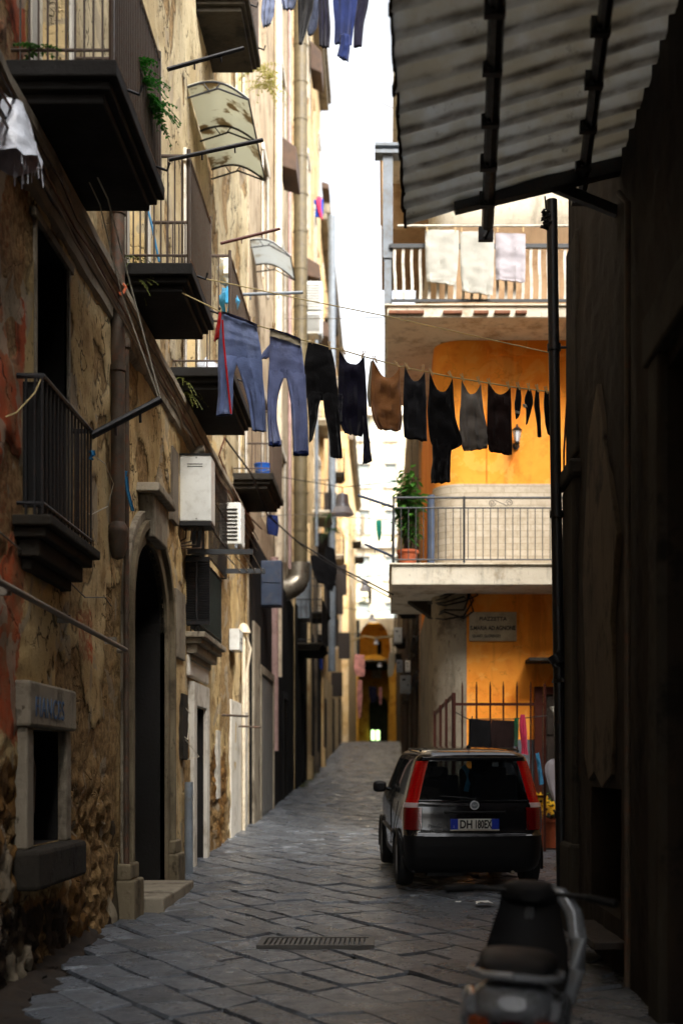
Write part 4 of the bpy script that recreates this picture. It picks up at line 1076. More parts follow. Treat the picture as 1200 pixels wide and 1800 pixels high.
    b = MB(); b.box(x0+.12, x0+1.1, 19.72, 19.78, g0-.1, zz(1207,19.7)-.12)
    for k in range(3): b.box(x0+.2, x0+1.0, 19.70, 19.72, g0+.15+k*.75, g0+.75+k*.75)
    b.build('door_panel', m['wood_dk'], d)
    # the wall of the far end of the dark underside: thick bracket
    b = MB(); b.prism([(.88, 20.6, zz(1030,19.8)), (.2, 20.6, zz(1030,19.8)), (.88, 20.6, zz(1085,20))], (0, .35, 0)); b.build('bracket', m['dkstone'], R2, bevel=.02)
    q = MB(); rnd = random.Random(4)
    for i in range(7):
        z = zz(1040+rnd.uniform(0,40), 19.6); q.tube([(.7+rnd.uniform(0,.1), 20.4, z), (.95, 19.72, z-.05+rnd.gauss(0,.05)), (1.25, 19.72, z+rnd.gauss(0,.06)), (1.3+rnd.uniform(0,.2), 19.75, z+.15+rnd.gauss(0,.1)), (1.32, 19.74, z+.35)], .014, 5)
    q.build('cable_bundle', m['cable'], R2)
orange_details()
def plaque():
    a, b_ = W(824, 1076, 19.78), W(907, 1127, 19.78)
    t = thing('street_plaque', (a.x, 19.78, b_.z), 'pale marble street plaque with black lettering on the orange wall', 'sign')
    q = MB(); q.box(a.x, b_.x, 19.755, 19.797, b_.z, a.z); pl = q.build('slab', m['marble'], t, bevel=.004)
    cx = (a.x+b_.x)/2; h = a.z-b_.z
    text('PIAZZETTA', .085, (cx, 19.752, b_.z+h*.70), (R(90),0,0), m['ink'], t, 'lettering', 1.0, .002, 'CENTER', .002)
    text('S.MARIA AD AGNONE', .092, (cx, 19.752, b_.z+h*.38), (R(90),0,0), m['ink'], t, 'lettering', .78, .002, 'CENTER', .003)
    text('QUART. S.LORENZO', .06, (a.x+.05, 19.752, b_.z+h*.13), (R(90),0,0), m['ink'], t, 'lettering', .8, .002, 'LEFT', .002)
plaque()
def lantern():
    c = W(908, 765, 19.62); t = thing('wall_lantern', c, 'small black wall lantern with a glass body on the upper orange wall', 'lantern')
    q = MB(); q.lathe([(.0,-.17),(.03,-.15),(.05,-.12),(.03,-.1)], c, 8); q.tube([c+Vector((0,0,-.12)), c+Vector((0,.1,-.16)), c+Vector((0,.18,-.12))], .014, 6); q.lathe([(.055,0),(.06,.012),(0,.014)], c+Vector((0,.17,-.13)), 12, Matrix.Rotation(R(90),3,'X'))
    q.lathe([(.08,.07),(.085,.08),(.045,.12),(.02,.13),(.012,.17),(.0,.18)], c, 8)
    for k in range(6): a = k*math.pi/3; q.tube([c+Vector((.035*math.cos(a),.035*math.sin(a),-.1)), c+Vector((.07*math.cos(a),.07*math.sin(a),.07))], .004, 4)
    q.build('iron_frame', m['iron'], t)
    q = MB(); q.lathe([(.033,-.1),(.066,.07)], c, 6); q.build('glass_body', m['frosted'], t)
lantern()

def leafy(b, c, spread, n, size, rnd, droop=.4, up=.3):
    for _ in range(n):
        p = Vector((rnd.gauss(0,1)*spread[0], rnd.gauss(0,1)*spread[1], rnd.gauss(0,1)*spread[2])) + Vector(c)
        a = rnd.uniform(0, 6.28); d = Vector((math.cos(a), math.sin(a), rnd.uniform(-droop, up))).normalized(); s = size*rnd.uniform(.6,1.3)
        w = d.cross(Vector((0,0,1))).normalized()*s*.22 + Vector((0,0,rnd.uniform(-.1,.1)*s))
        b.add([p, p+d*s*.45+w, p+d*s-Vector((0,0,s*.12)), p+d*s*.45-w], [(0,1,2,3)])
def plant(name, label, cat, c, stems, h, spread, n, size, mat, pot=None, seed=1, droop=.8, up=.3):
    rnd = random.Random(seed); c = Vector(c); t = thing(name, c, label, cat); b = MB(); s_ = MB()
    for i in range(stems):
        a = rnd.uniform(0,6.28); top = c + Vector((math.cos(a)*spread*rnd.random(), math.sin(a)*spread*rnd.random(), h*rnd.uniform(.6,1)))
        base = c + Vector((rnd.uniform(-.06,.06), rnd.uniform(-.06,.06), 0)); mid = base.lerp(top,.5)+Vector((rnd.gauss(0,.04),rnd.gauss(0,.04),0))
        s_.tube([base, mid, top], [.012,.009,.004], 5)
        for k in range(n):
            u = rnd.uniform(.2,1); p = base.lerp(mid, u*2) if u < .5 else mid.lerp(top, u*2-1); leafy(b, p, (.05,.05,.04), 1, size, rnd, droop, up)
    s_.build('stems', m['wood_dk'], t); b.build('leaves', mat, t)
    if pot:
        q = MB(); pr, ph = pot; q.lathe([(pr*.72,-ph),(pr*.95,-.04),(pr*1.06,-.04),(pr*1.06,0),(pr*.94,0),(pr*.9,-.05),(0,-.05)], c, 20); q.build('pot', m['terracotta'], t, smooth=True)
    return t
plant('bamboo_plant', 'tall leafy bamboo in a terracotta pot at the end of the lower orange house balcony', 'plant', (.36, 19.2, zl+.26), 9, 1.35, .22, 46, .17, m['leaf'], (.16,.25), 2)

def flower_pot():
    D = 18.2; g0 = GZ(D); c = Vector(((972-675)/2200*D, D, g0+.44))
    t = plant('flower_pot', 'terracotta pot of yellow flowers on the paving right of the car', 'flower pot', c, 10, .3, .3, 14, .1, m['leaf'], (.27,.42), 7)
    rnd = random.Random(3)
    for i in range(16):
        p = c + Vector((rnd.uniform(-.26,.3), rnd.uniform(-.34,-.02), rnd.uniform(.04,.3))); q = MB()
        ax = Vector((rnd.uniform(-.4,.4), -1, rnd.uniform(0,.8))).normalized(); u = ax.orthogonal().normalized(); v = ax.cross(u)
        for k in range(9):
            a = k*2*math.pi/9; d = u*math.cos(a)+v*math.sin(a); e = u*math.cos(a+.35)+v*math.sin(a+.35); f_ = u*math.cos(a-.35)+v*math.sin(a-.35)
            q.add([p, p+e*.055+ax*.012, p+d*.105+ax*.005, p+f_*.055+ax*.012], [(0,1,2,3)])
        fl = q.build('flower', m['petal'], t); q = MB(); q.lathe([(.022,0),(.018,.012),(0,.016)], p+ax*.006, 8, Matrix((u,v,ax)).transposed()); q.build('flower_centre', m['flower_c'], fl)
flower_pot()
def fence():
    D = 17.8; g0 = GZ(D); t = thing('iron_fence', (1.7, D, g0), 'rusty red iron fence of spiked bars before the orange wall', 'fence')
    q = MB(); zt = zz(1198, D)
    for px in (812, 837, 861, 884, 908, 932, 957):
        x = (px-675)/2200*D; q.tube([(x, D, g0), (x, D, zt-.08), (x, D, zt)], [.014,.014,.003], 6)
    q.build('spiked_bars', m['rusty'], t)
    q = MB()
    for y in (1238, 1400): q.box(1.0, 2.3, D-.012, D+.012, zz(y,D)-.02, zz(y,D)+.02)
    q.build('rails', m['rusty'], t)
    for xp, yp in ((.98, 1218), (2.26, 1203)): q = MB(); q.box(xp, xp+.035, D-.02, D+.02, g0, zz(yp,D)); q.build('post', m['rusty'], t)
    t2 = thing('open_gate', (.8, 18.2, g0), 'red brown gate leaf standing open beside the stone corner', 'gate')
    q = MB(); 
    for k, (x, y) in enumerate(((.98, 17.86), (.9, 18.2), (.83, 18.5), (.76, 18.85))):
        q.box(x-.02, x+.02, y-.02, y+.02, g0, zz(1218+k*9, 17.9))
    q.build('gate_posts', m['rusty'], t2)
    q = MB(); q.prism([(.98,17.9,g0+.3),(.76,18.82,g0+.3),(.76,18.82,g0+.36),(.98,17.9,g0+.36)], (.02,.01,0)); q.prism([(.98,17.9,zz(1218,17.9)-.06),(.76,18.82,zz(1245,17.9)-.06),(.76,18.82,zz(1245,17.9)),(.98,17.9,zz(1218,17.9))], (.02,.01,0)); q.build('gate_rails', m['rusty'], t2)
fence()

# ================================================================== DARK BUILDING ON THE RIGHT
RX = 1.66
R1 = thing('dark_corner_building', (RX, 8, GZ(8)), 'dark brown building with a corner drainpipe filling the right edge', 'building')
def right1():
    ops = [(4.6, 7.35, -.2, 4.0), (8.8, 10.05, .58, 1.5)]
    ds = breaks(3.0, 11.3, .1, [e for o in ops for e in o[:2]]); zs = breaks(-.5, 6.3, .1, [e for o in ops for e in o[2:]]) + [7, 8, 9.5, 11]
    b = MB(); wall_grid(b, RX, ds, zs, lambda D, z: any(a < D < e and c < z < d for a, e, c, d in ops), lambda D, z: -.02*fr(D, z, 1.2) - .01*fr(D, z, 6))
    b.add([(RX,-26,-1.5),(RX,3,-1.5),(RX,3,11),(RX,-26,11)], [(0,1,2,3)]); shell(b, 7.5, RX, -26, 11.3, -1.5, 11); b.box(RX, 7.5, -26, 3, 11.003, 19)  # taller block on top added out of view to shade the left wall
    for o in ops: reveal(b, RX+.001, *o, .35)
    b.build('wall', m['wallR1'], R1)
    q = MB(); q.box(RX-.05, RX+.3, 10.72, 11.36, -.3, 4.15); q.box(RX-.09, RX+.3, 10.68, 11.4, 4.15, 4.3); q.box(RX-.02, RX+.3, 10.74, 11.34, 4.36, 6.3); q.box(RX-.09, RX+.3, 10.68, 11.4, -.3, 1.0); q.build('corner_pilaster', m['dkstone'], R1, bevel=.03)
    q = MB(); q.box(RX-.06, RX+.02, 7.35, 7.62, -.2, 4.1); q.box(RX-.06, RX+.02, 4.33, 4.6, -.2, 4.1); q.box(RX-.08, RX+.02, 4.25, 7.7, 4.1, 4.4); q.build('door_surround', m['dkstone'], R1, bevel=.02)
    q = MB(); q.box(RX+.18, RX+.24, 4.6, 7.35, -.2, 4.0)
    for i in range(42): q.obox((RX+.16, 5.97, -.1+i*.097), (.05, 2.74, .05), Matrix.Rotation(R(-30),3,'Y'))
    q.build('louvred_door', m['wood_dk'], R1)
    q = MB(); q.box(RX+.3, RX+.34, 8.8, 10.05, .58, 1.5); q.build('niche_back', m['void'], R1)
    pts = [(10.2,1.75),(10.0,1.55),(9.75,1.62),(9.4,1.5),(9.0,1.6),(8.85,2.1),(9.05,2.7),(8.8,3.3),(9.2,3.9),(9.6,4.6),(10.0,4.3),(10.3,3.2),(10.15,2.4)]
    q = MB(); q.prism([(RX-.032, y, z) for y, z in pts], (.05, 0, 0)); q.build('pale_plaster_patch', m['wallR3'], R1, bevel=.01)
    q = MB(); q.tube([(RX-.05, 8.3, .2), (RX-.05, 8.3, 5.4), (RX-.05, 8.6, 5.6)], .022, 8); q.build('conduit', m['rust_pipe'], R1, smooth=True)
    q = MB(); q.box(RX-.22, RX+.1, 8.6, 9.9, .40, .45); q.build('wooden_ledge', m['wood_dk'], R1, bevel=.006)
    # corner drainpipe standing clear of the wall
    q = MB(); top = W(969, 352, 11.25); pts = [(lerp(top.x, 1.60, k/6), 11.25, lerp(top.z, GZ(11)+.02, k/6)) for k in range(7)]; q.tube(pts, .05, 12)
    for z in (1.2, 2.6, 3.9, 5.4):
        x = lerp(1.60, top.x, (z-.3)/(top.z-.3)); q.lathe([(.05,0),(.062,0),(.062,.06),(.05,.06)], (x, 11.25, z), 12, cap=False); q.tube([(x, 11.25, z+.03), (RX+.05, 11.25, z+.03)], .012, 6)
    q.tube([(1.52, 11.25, zz(1150,11.25)), (1.57,11.25,zz(1165,11.25)), (1.57,11.25,zz(1200,11.25))], .07, 10); q.build('corner_drainpipe', m['iron'], R1, smooth=True)
    q = MB(); q.tube([(1.7, 11.2, 6.1), (1.62, 11.3, 4.5), (1.63, 11.33, 3.0)], .01, 5); q.build('orange_wire', m['cable_br'], R1)
right1()

def corrugated_canopy():
    t = thing('corrugated_canopy', (RX, 6, 5.9), 'dirty corrugated canopy on black iron beams over the upper right of the lane', 'canopy')
    def xo(D): return .15 - .045*(9-D)
    def sz(X): return 5.55 + (X-.15)*.29
    b = MB(); up = []; n = 20
    ys = [3 + i*.025 for i in range(241)]
    for D in ys:
        w = 2*math.pi*D/.255; c = .05*math.sin(w) + .012*math.sin(3*w+.5)
        e = .02*noise.noise((D*6, 0, 0)) + .012*noise.noise((D*17, 3, 0))
        up.append([Vector((lerp(xo(D)+e, RX+.02, k/n), D + .01*noise.noise((k*.7, D, 4)), sz(lerp(xo(D)+e, RX, k/n)) + c + .012*noise.noise((k*.3, D*.8, 7)))) for k in range(n+1)])
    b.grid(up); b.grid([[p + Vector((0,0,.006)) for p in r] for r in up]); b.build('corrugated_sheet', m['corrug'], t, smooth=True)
    q = MB(); q.grid([[r[0] + Vector((-.006+dx,0,dz)) for dx, dz in ((0,-.02),(0,.02),(.016,.02),(.016,-.02))] for r in up], closed=True); q.build('dirty_rim', m['dirt'], t)
    for (xa, ya, xb, yb, r) in ((.46, 4.6, .76, 9.22, .045), (.98, 4.6, 1.43, 9.05, .04)):
        q = MB(); pts = [(lerp(xa,xb,k/8), lerp(ya,yb,k/8), sz(lerp(xa,xb,k/8))-.075+.006*math.sin(k*2)) for k in range(9)]; q.tube(pts, r, 8)
        for k in range(9): p = Vector(pts[k]); q.tube([p+Vector((-.02,.1,-.05)), p+Vector((.03,.12,.06))], .012, 5); q.obox(p+Vector((0,.16,0)), (.11,.05,.1))
        q.build('purlin', m['iron'], t)
    a, c = W(797, 362, 8.85), W(1092, 292, 8.85); q = MB(); d = (c-a); q.obox((a+c)/2, (d.length, .09, .10), Matrix.Rotation(-math.atan2(d.z, d.x), 3, 'Y')); q.build('cross_beam', m['iron'], t)
    a, c = W(960, 322, 8.95), W(1112, 384, 8.95); q = MB(); d = (c-a); q.obox((a+c)/2, (d.length, .06, .07), Matrix.Rotation(-math.atan2(d.z, d.x), 3, 'Y')); q.build('brace', m['iron'], t)
corrugated_canopy()
def knot():
    p = W(957, 345, 10.9); q = MB(); q.tube([p, p+Vector((.01,0,-.12))], .008, 5)
    for k in range(9):
        a = k*1.7; q.tube([p+Vector((.01+.03*math.cos(a), .03*math.sin(a), -.12-.02*k)), p+Vector((.01-.04*math.cos(a+1), .03, -.15-.015*k)), p+Vector((.01+.045*math.cos(a+2), -.03, -.13-.018*k))], .014, 5)
    tag(q.build('cable_knot', m['cable'], None), 'dark knotted clump of cable hanging beside the top of the corner drainpipe', 'cable')
knot()

def shading_house():  # house out of view, added to block sun over the square
    t = thing('piazzetta_house', (9.6, 15, GZ(15)), 'tall plain house closing the right side of the small square', 'building')
    b = MB(); ops = [(y, y+1.1, z, z+2) for y in (4.5, 8, 11.5, 15, 18) for z in (4.5, 8, 11.5, 15)]
    ds = breaks(2, 27, 1.2, [e for o in ops for e in o[:2]]); zs = breaks(-.8, 18, 1.2, [e for o in ops for e in o[2:]])
    wall_grid(b, 9.6, ds, zs, lambda D, z: any(a < D < e and c < z < d for a, e, c, d in ops), lambda D, z: .01*fr(D, z, 1)); shell(b, 15, 9.6, 2, 27, -.8, 18)
    for o in ops: reveal(b, 9.6, *o, .25)
    b.build('wall', m['wallL3'], t)
    for o in ops: french_window(t, 9.6, *o, 'wood', None)
shading_house()
# ================================================================== WASHING
FA = {'denim': fabric('blue_denim', C(98,112,152), .2, C(154,166,202)), 'denim2': fabric('pale_denim', C(116,126,168), .18, C(166,174,206)),
      'black': fabric('black_cotton', C(16,15,17), .3), 'navy': fabric('navy_cotton', C(20,18,36), .3), 'brown': fabric('tan_brown_jersey', C(150,100,58), .15, sheen=.3),
      'grey': fabric('grey_jersey', C(124,118,112), .15), 'maroon': fabric('dark_brown_cotton', C(38,24,22), .3), 'char': fabric('charcoal_cotton', C(32,32,36), .3),
      'beige': fabric('beige_cotton', C(178,166,142), .1), 'white': fabric('white_towelling', C(196,194,184), .06, thin=.2), 'white2': fabric('lilac_white_towelling', C(190,184,190), .06, thin=.2),
      'teal': fabric('teal_cloth', C(30,120,104), .15), 'pink': fabric('pink_cloth', C(214,60,96), .15), 'green': fabric('green_cloth', C(30,100,60), .2), 'blue': fabric('dark_blue_denim', C(28,40,84), .25),
      'sky': fabric('light_blue_cloth', C(70,160,204), .15), 'royal': fabric('royal_blue_cloth', C(36,70,160), .2), 'orange': fabric('orange_cloth', C(206,96,36), .2), 'greyblue': fabric('grey_blue_cloth', C(104,112,136), .2), 'rose': fabric('rose_pattern_cloth', C(186,128,120), .5)}
def cr(rows, n):
    out = []; k = len(rows)-1
    for i in range(n+1):
        t = i/n*k; j = min(int(t), k-1); f = t-j
        p0, p1, p2, p3 = rows[max(j-1,0)], rows[j], rows[j+1], rows[min(j+2,k)]
        out.append(tuple(.5*((2*b)+(c-a)*f+(2*a-5*b+4*c-d)*f*f+(3*b-a-3*c+d)*f**3) for a,b,c,d in zip(p0,p1,p2,p3)))
    return out
def drape(b, rows, D, thick=.03, folds=3, amp=.02, sag=0, seed=1, nr=34, m_=26, hem=2., sagpow=1.2, lean=0., taper=0.):
    rows = cr(rows, nr); rnd = random.Random(seed); ph = [rnd.uniform(0,6.28) for _ in range(4)]; out = []
    for i, (xl, yl, xr, yr) in enumerate(rows):
        v = i/nr; row = []
        for k in range(m_):
            a = 2*math.pi*k/m_; u = .5-.5*math.cos(a); side = math.sin(a)
            px, py = lerp(xl, xr, u), lerp(yl, yr, u)
            py += sag*(1-(2*u-1)**2)*(1-v)**sagpow
            if v > .9: py += hem*noise.noise((u*4, seed, 0))*(v-.9)*10
            p = W(px, py, D)
            fo = amp*(.35+.65*v)*(math.sin(2*math.pi*folds*u + ph[0] + 1.5*v) *.6 + .5*math.sin(2*math.pi*folds*1.9*u + ph[1] - 2*v))
            fo += amp*1.1*noise.noise((u*3+seed, v*5, 3.)) + amp*.5*noise.noise((u*8+seed, v*12, 7.))
            if sag: fo -= amp*1.6*(1-(2*u-1)**2)*math.sin(v*16 - 9*abs(u-.5))*(1-v)*.7
            p.y += fo + side*thick*(.5+.5*min(1, v*4+.25))*(1 - taper*sstep(.55, 1, v)) + lean*v
            p.x += .003*noise.noise((v*6+seed, k*.2, 5))
            row.append(p)
        out.append(row)
    b.grid(out, closed=True)
def garment(name, label, cat, strips, D, mat, group='washing on the near line', **kw):
    b = MB()
    for i, s in enumerate(strips):
        k = dict(kw); k['seed'] = kw.get('seed', 1)+i; k['sag'] = kw.get('sag', 0) if i == 0 else 0
        if i == 0 and len(strips) > 1: k['taper'] = .85; k['hem'] = 0
        drape(b, s, D, **k)
    return tag(b.build(name, mat, None, smooth=True), label, cat, group)
DL = 11.6
j1 = garment('jeans', 'blue jeans with a red side stripe, leftmost on the near washing line', 'jeans',
    [[(390,548,451,571),(387,575,455,596),(384,603,459,615),(383,636,461,642)],
     [(383,622,420,628),(383,655,411,662),(383,695,410,700),(380,731,408,728)],
     [(411,626,461,634),(424,664,463,668),(435,705,466,706),(443,756,468,759)]], DL, FA['denim'], seed=3, folds=2, amp=.014, thick=.035)
def trim(b, pts, w, D, dy):
    for (a, c) in zip(pts, pts[1:]):
        p, q = W(a[0], a[1], D-dy), W(c[0], c[1], D-dy); b.add([p-Vector((w,0,0)), p+Vector((w,0,0)), q+Vector((w,0,0)), q-Vector((w,0,0)), p-Vector((w,-.012,0)), p+Vector((w,.012,0)), q+Vector((w,.012,0)), q-Vector((w,-.012,0))], [(0,1,2,3),(7,6,5,4),(0,3,7,4),(1,5,6,2)])
b = MB(); trim(b, [(391,562),(393,600),(397,640),(401,680),(406,727)], .008, DL, .065); b.build('red_stripe', m['red_cloth'], j1)
garment('red_shirt', 'small red cloth hanging just behind the leftmost jeans', 'cloth', [[(386,548,392,551),(380,575,390,578),(376,600,388,592)]], DL+.1, m['red_cloth'], seed=5, amp=.01, thick=.02)
j2 = garment('jeans', 'pale blue jeans with rolled dark hems, second pair on the near line', 'jeans',
    [[(474,578,528,597),(474,600,531,618),(473,630,534,640),(472,662,537,668)],
     [(472,650,502,656),(470,690,490,694),(470,735,487,735),(472,782,495,781)],
     [(500,650,537,658),(509,696,539,700),(513,745,541,748),(515,797,543,797)]], DL, FA['denim2'], seed=9, folds=2, amp=.014, thick=.035)
b = MB(); drape(b, [(475,579,528,598),(474,592,529,610)], DL-.012, thick=.045, amp=.014, seed=9, folds=2, nr=4, hem=0); b.build('waistband', FA['beige'], j2, smooth=True)
for jj, rw, sd in ((j1, [(389,547,452,570),(389,553,453,577)], 3), (j2, [(474,577,529,596),(474,581,529,601)], 9)):
    b = MB(); drape(b, rw, DL-.016, thick=.05, amp=.014, seed=sd, folds=2, nr=4, hem=0); b.build('dark_waist_edge', FA['navy'], jj, smooth=True)
b = MB(); drape(b, [(477,602,480,604),(464,617,478,622),(457,629,468,631)], DL+.02, thick=.02, amp=.008, seed=2, nr=10); b.build('pocket_flap', FA['denim2'], j2, smooth=True)
for s_, (a, c) in (('l', ((472,777,495,776),(472,784,495,783))), ('r', ((515,792,543,792),(515,800,543,800)))):
    b = MB(); drape(b, [a, c], DL, thick=.04, amp=.014, seed=9 if s_ == 'l' else 10, nr=3, hem=0, folds=2); b.build('hem', FA['blue'], j2, smooth=True)
garment('trousers', 'black tracksuit trousers between the pale jeans and the navy top', 'trousers',
    [[(541,602,582,612),(535,640,589,645),(537,668,592,675),(539,700,594,706)],
     [(539,688,568,690),(541,715,561,712),(543,748,556,744),(543,777,549,772)],
     [(566,688,594,696),(571,730,597,735),(578,765,599,768),(580,803,602,805)]], DL, FA['black'], seed=14, folds=2, amp=.015, thick=.035)
garment('top', 'navy top sagging between two pegs with one sleeve dangling, beside the tan brown top', 'top',
    [[(596,615,640,626),(595,650,642,655),(594,695,645,700),(595,735,644,738),(606,762,636,768)],
     [(634,730,644,730),(638,765,648,762),(638,790,651,786),(637,816,654,810)],
     [(594,690,604,695),(594,720,602,722),(597,744,602,742)]], DL, FA['navy'], seed=21, sag=20, folds=3)
garment('top', 'tan brown jersey top sagging in deep folds between two pegs', 'top',
    [[(655,631,702,645),(652,665,703,675),(651,705,705,710),(655,735,706,738),(664,754,704,757)]], DL, FA['brown'], seed=27, sag=26, folds=3, amp=.024)
garment('shirt', 'narrow beige sleeve showing left of the tan brown top', 'shirt', [[(651,636,657,634),(647,665,657,667),(645,695,655,697),(648,716,653,712)]], DL+.09, FA['beige'], seed=30, amp=.01)
garment('top', 'black tank top between the tan brown top and the long black top', 'top', [[(711,643,746,653),(709,680,748,686),(708,730,749,735),(710,768,750,776)]], DL, FA['char'], seed=33, sag=22, folds=2)
garment('top', 'long black top with one hanging sleeve, lowest of the near washing', 'top',
    [[(755,655,795,664),(753,690,797,698),(751,730,801,738),(756,775,812,778),(766,792,798,790)],
     [(758,770,794,780),(760,805,792,806),(757,830,791,829),(757,849,791,847)]], DL, FA['black'], seed=38, sag=30, folds=3)
garment('top', 'grey jersey top next right of the long black top', 'top', [[(811,668,845,674),(809,705,848,710),(807,745,854,745),(811,782,858,770),(816,792,856,788)]], DL-.01, FA['grey'], seed=43, sag=22, folds=3)
garment('top', 'dark brown top between the grey top and the small socks', 'top', [[(857,673,897,681),(856,710,898,714),(855,760,899,765),(858,792,899,800)]], DL, FA['maroon'], seed=48, sag=16, folds=2)
def sock(rows, label, mat, seed, cuff=None):
    o = garment('sock', label, 'sock', [rows], DL, mat, group='socks at the right end of the line', seed=seed, amp=.006, thick=.018, nr=18, m_=14, hem=0)
    if cuff: b = MB(); drape(b, cuff, DL, thick=.023, amp=.004, seed=seed, nr=4, m_=14, hem=0); b.build('white_band', FA['white'], o, smooth=True)
sock([(908,681,914,681),(904,705,916,703),(904,720,914,722),(906,737,911,733)], 'short black sock with pale toe seam, first beside the dark brown top', FA['char'], 60, [(904,722,914,724),(905,727,913,729)])
sock([(927,683,933,686),(921,703,937,705),(924,722,933,722),(923,747,927,744)], 'short black sock with white bands, second in the row of socks', FA['black'], 61, [(918,710,926,712),(919,715,926,717)])
sock([(941,686,947,687),(938,712,948,712),(942,740,950,740),(944,768,951,768)], 'long black sock with a straight foot, third in the row of socks', FA['black'], 62)
sock([(957,686,964,688),(955,708,965,710),(957,740,966,738),(961,762,968,766)], 'long black sock nearest the corner drainpipe', FA['black'], 63)

def rope(pts, r, label, mat, name='washing_line', cat='washing line', sagn=6, wob=0.0):
    b = MB(); out = []
    for i in range(len(pts)-1):
        for k in range(sagn): out.append(pts[i].lerp(pts[i+1], k/sagn) + Vector((0,0,wob*noise.noise((i*3+k*.7, 1, 0)))))
    out.append(pts[-1]); b.tube(out, r, 6); return tag(b.build(name, mat, None), label, cat)
line = [(222,462,11.8),(300,505,11.7),(386,547,DL),(452,572,DL),(476,579,DL),(529,597,DL),(545,601,DL),(583,612,DL),(600,615,DL),(640,627,DL),(656,631,DL),(702,644,DL),(750,654,DL),(800,664,DL),(850,672,DL),(905,681,DL),(960,688,DL),(978,692,11.3)]
rope([W(*p) for p in line], .006, 'straw coloured washing line that carries the jeans and tops', m['rope_y'], sagn=2)
rope([W(*p) for p in [(205,455,11.9),(300,478,12),(410,500,12.2),(530,526,12.5),(690,558,12.2),(830,590,11.8),(974,622,11.3)]], .0055, 'bare straw rope running above the loaded washing line to the corner pipe', m['rope_y'])
rope([W(86,132,9.0), W(190,350,9.4), W(283,703,9.9)], .006, 'white rope from under the top balcony to the thick black pole, upper one', m['rope'], 'rope', 'rope')
rope([W(96,190,9.1), W(176,360,9.5), W(215,520,9.7), W(281,705,9.9)], .005, 'white rope from under the top balcony to the thick black pole, slacker one', m['rope'], 'rope', 'rope')
rope([W(212,520,11.3), W(190,570,11.2), W(200,640,11.2), W(210,700,11.2), W(195,745,11.2)], .004, 'thin white cord curling down the rusty downpipe', m['rope'], 'cord', 'cord')
rope([W(160,797,9.72), W(185,815,10.3), W(200,850,11), W(190,890,11), W(160,905,10), W(153,900,9.7)], .004, 'white cord looped from the railing corner towards the downpipe', m['rope'], 'cord', 'cord')
rope([W(76,658,8.4), W(62,690,8.3), W(30,725,8.2), W(-20,745,8)], .005, 'pale cord from the near railing corner across the red paint', m['rope_y'], 'cord', 'cord')
rope([W(0,935,8.05), W(35,965,8.4), W(60,1000,8.8), W(120,1020,9.6), W(150,1050,10.2), W(185,1050,10.9), W(196,1065,11.1)], .006, 'black cable sagging across the plaster below the near railing', m['cable_gr'], 'cable', 'cable')
for k, (dz, mt, r, lb) in enumerate([(0, 'cable', .016, 'thickest black cable along the moulding under the balconies'), (.07, 'cable_br', .010, 'rust brown cable along the moulding under the balconies'),
                                 (-.06, 'cable_gr', .010, 'grey cable along the moulding under the balconies'), (.13, 'cable', .009, 'thin black cable above the bundle under the balconies')]):
    rope([Vector((LX+.14+.015*k+.03*noise.noise((i*.9,k,0)), 6+i*.55, 5.62+dz+.05*noise.noise((i*.6,k,3)))) for i in range(31)], r, lb, m[mt], 'cable', 'cable', 2)
rope([W(395,770,18.5), W(440,830,19.5), W(470,905,22), W(520,950,23), W(600,1000,22), W(690,1045,19.6)], .014, 'black cable swooping diagonally across the lane above the blue cabinet', m['cable'], 'cable', 'cable')
rope([W(398,772,18.6), W(445,838,19.6), W(480,915,22.4), W(540,968,23), W(610,1010,22), W(688,1052,19.8)], .009, 'thinner black cable just under the diagonal one across the lane', m['cable'], 'cable', 'cable')
rope([W(445,908,24), W(530,904,27), W(600,908,28), W(700,915,28.5)], .008, 'level grey wire crossing the lane under the first hanging lamp', m['cable_gr'], 'wire', 'wire')
rope([W(500,560,26), W(600,560,22), W(684,557,18.8)], .007, 'level thin wire from the left fronts to the upper balcony', m['cable_gr'], 'wire', 'wire')
rope([W(622,158,30), W(690,190,22)], .007, 'short thin wire against the white sky left of the canopy', m['cable_gr'], 'wire', 'wire')
rope([W(612,1130,70), W(640,1118,60), W(660,1122,50), W(695,1118,35)], .035, 'pale sagging cable across the far end of the lane', m['rope_y'], 'cable', 'cable')
rope([W(200,505,11.2), W(215,520,11.05), W(222,505,11.1), W(212,495,11.15)], .012, 'orange hose loop hooked on the rusty downpipe', m['terracotta'], 'hose', 'hose')
rope([W(190,370,10.4), W(150,320,9.9), W(118,290,9.4), W(88,230,8.9), W(82,180,8.5)], .006, 'thin wire curving across the underside of the nearest upper balcony', m['cable_gr'], 'wire', 'wire')
rope([W(258,360,12.2), W(268,400,12.2), W(280,460,12.2)], .012, 'blue cord hanging down the pale balcony shutter', m['blue_rope'], 'cord', 'cord')
rope([W(310,640,15.5), W(345,660,15.3), W(358,690,15), W(340,710,15), W(325,695,15)], .007, 'pale cord curling beside the third upper balcony', m['rope_y'], 'cord', 'cord')
rope([W(325,640,15.8), W(338,670,15.6), W(320,700,15.5), W(305,720,15.4)], .014, 'orange red cable curling at the corner of the third upper balcony', m['terracotta'], 'cable', 'cable')
rope([W(395,770,18.5), W(385,800,18.5), W(405,850,19), W(430,900,20.5), W(460,930,22)], .012, 'rust red cable drooping past the blue bucket balcony', m['cable_br'], 'cable', 'cable')
rope([W(315,1230,15.1), W(335,1255,15.4), W(330,1300,15.2), W(318,1290,15.1), W(350,1330,15.6), W(330,1335,15.3)], .006, 'white wire tangled beside the white door', m['rope'], 'wire', 'wire')

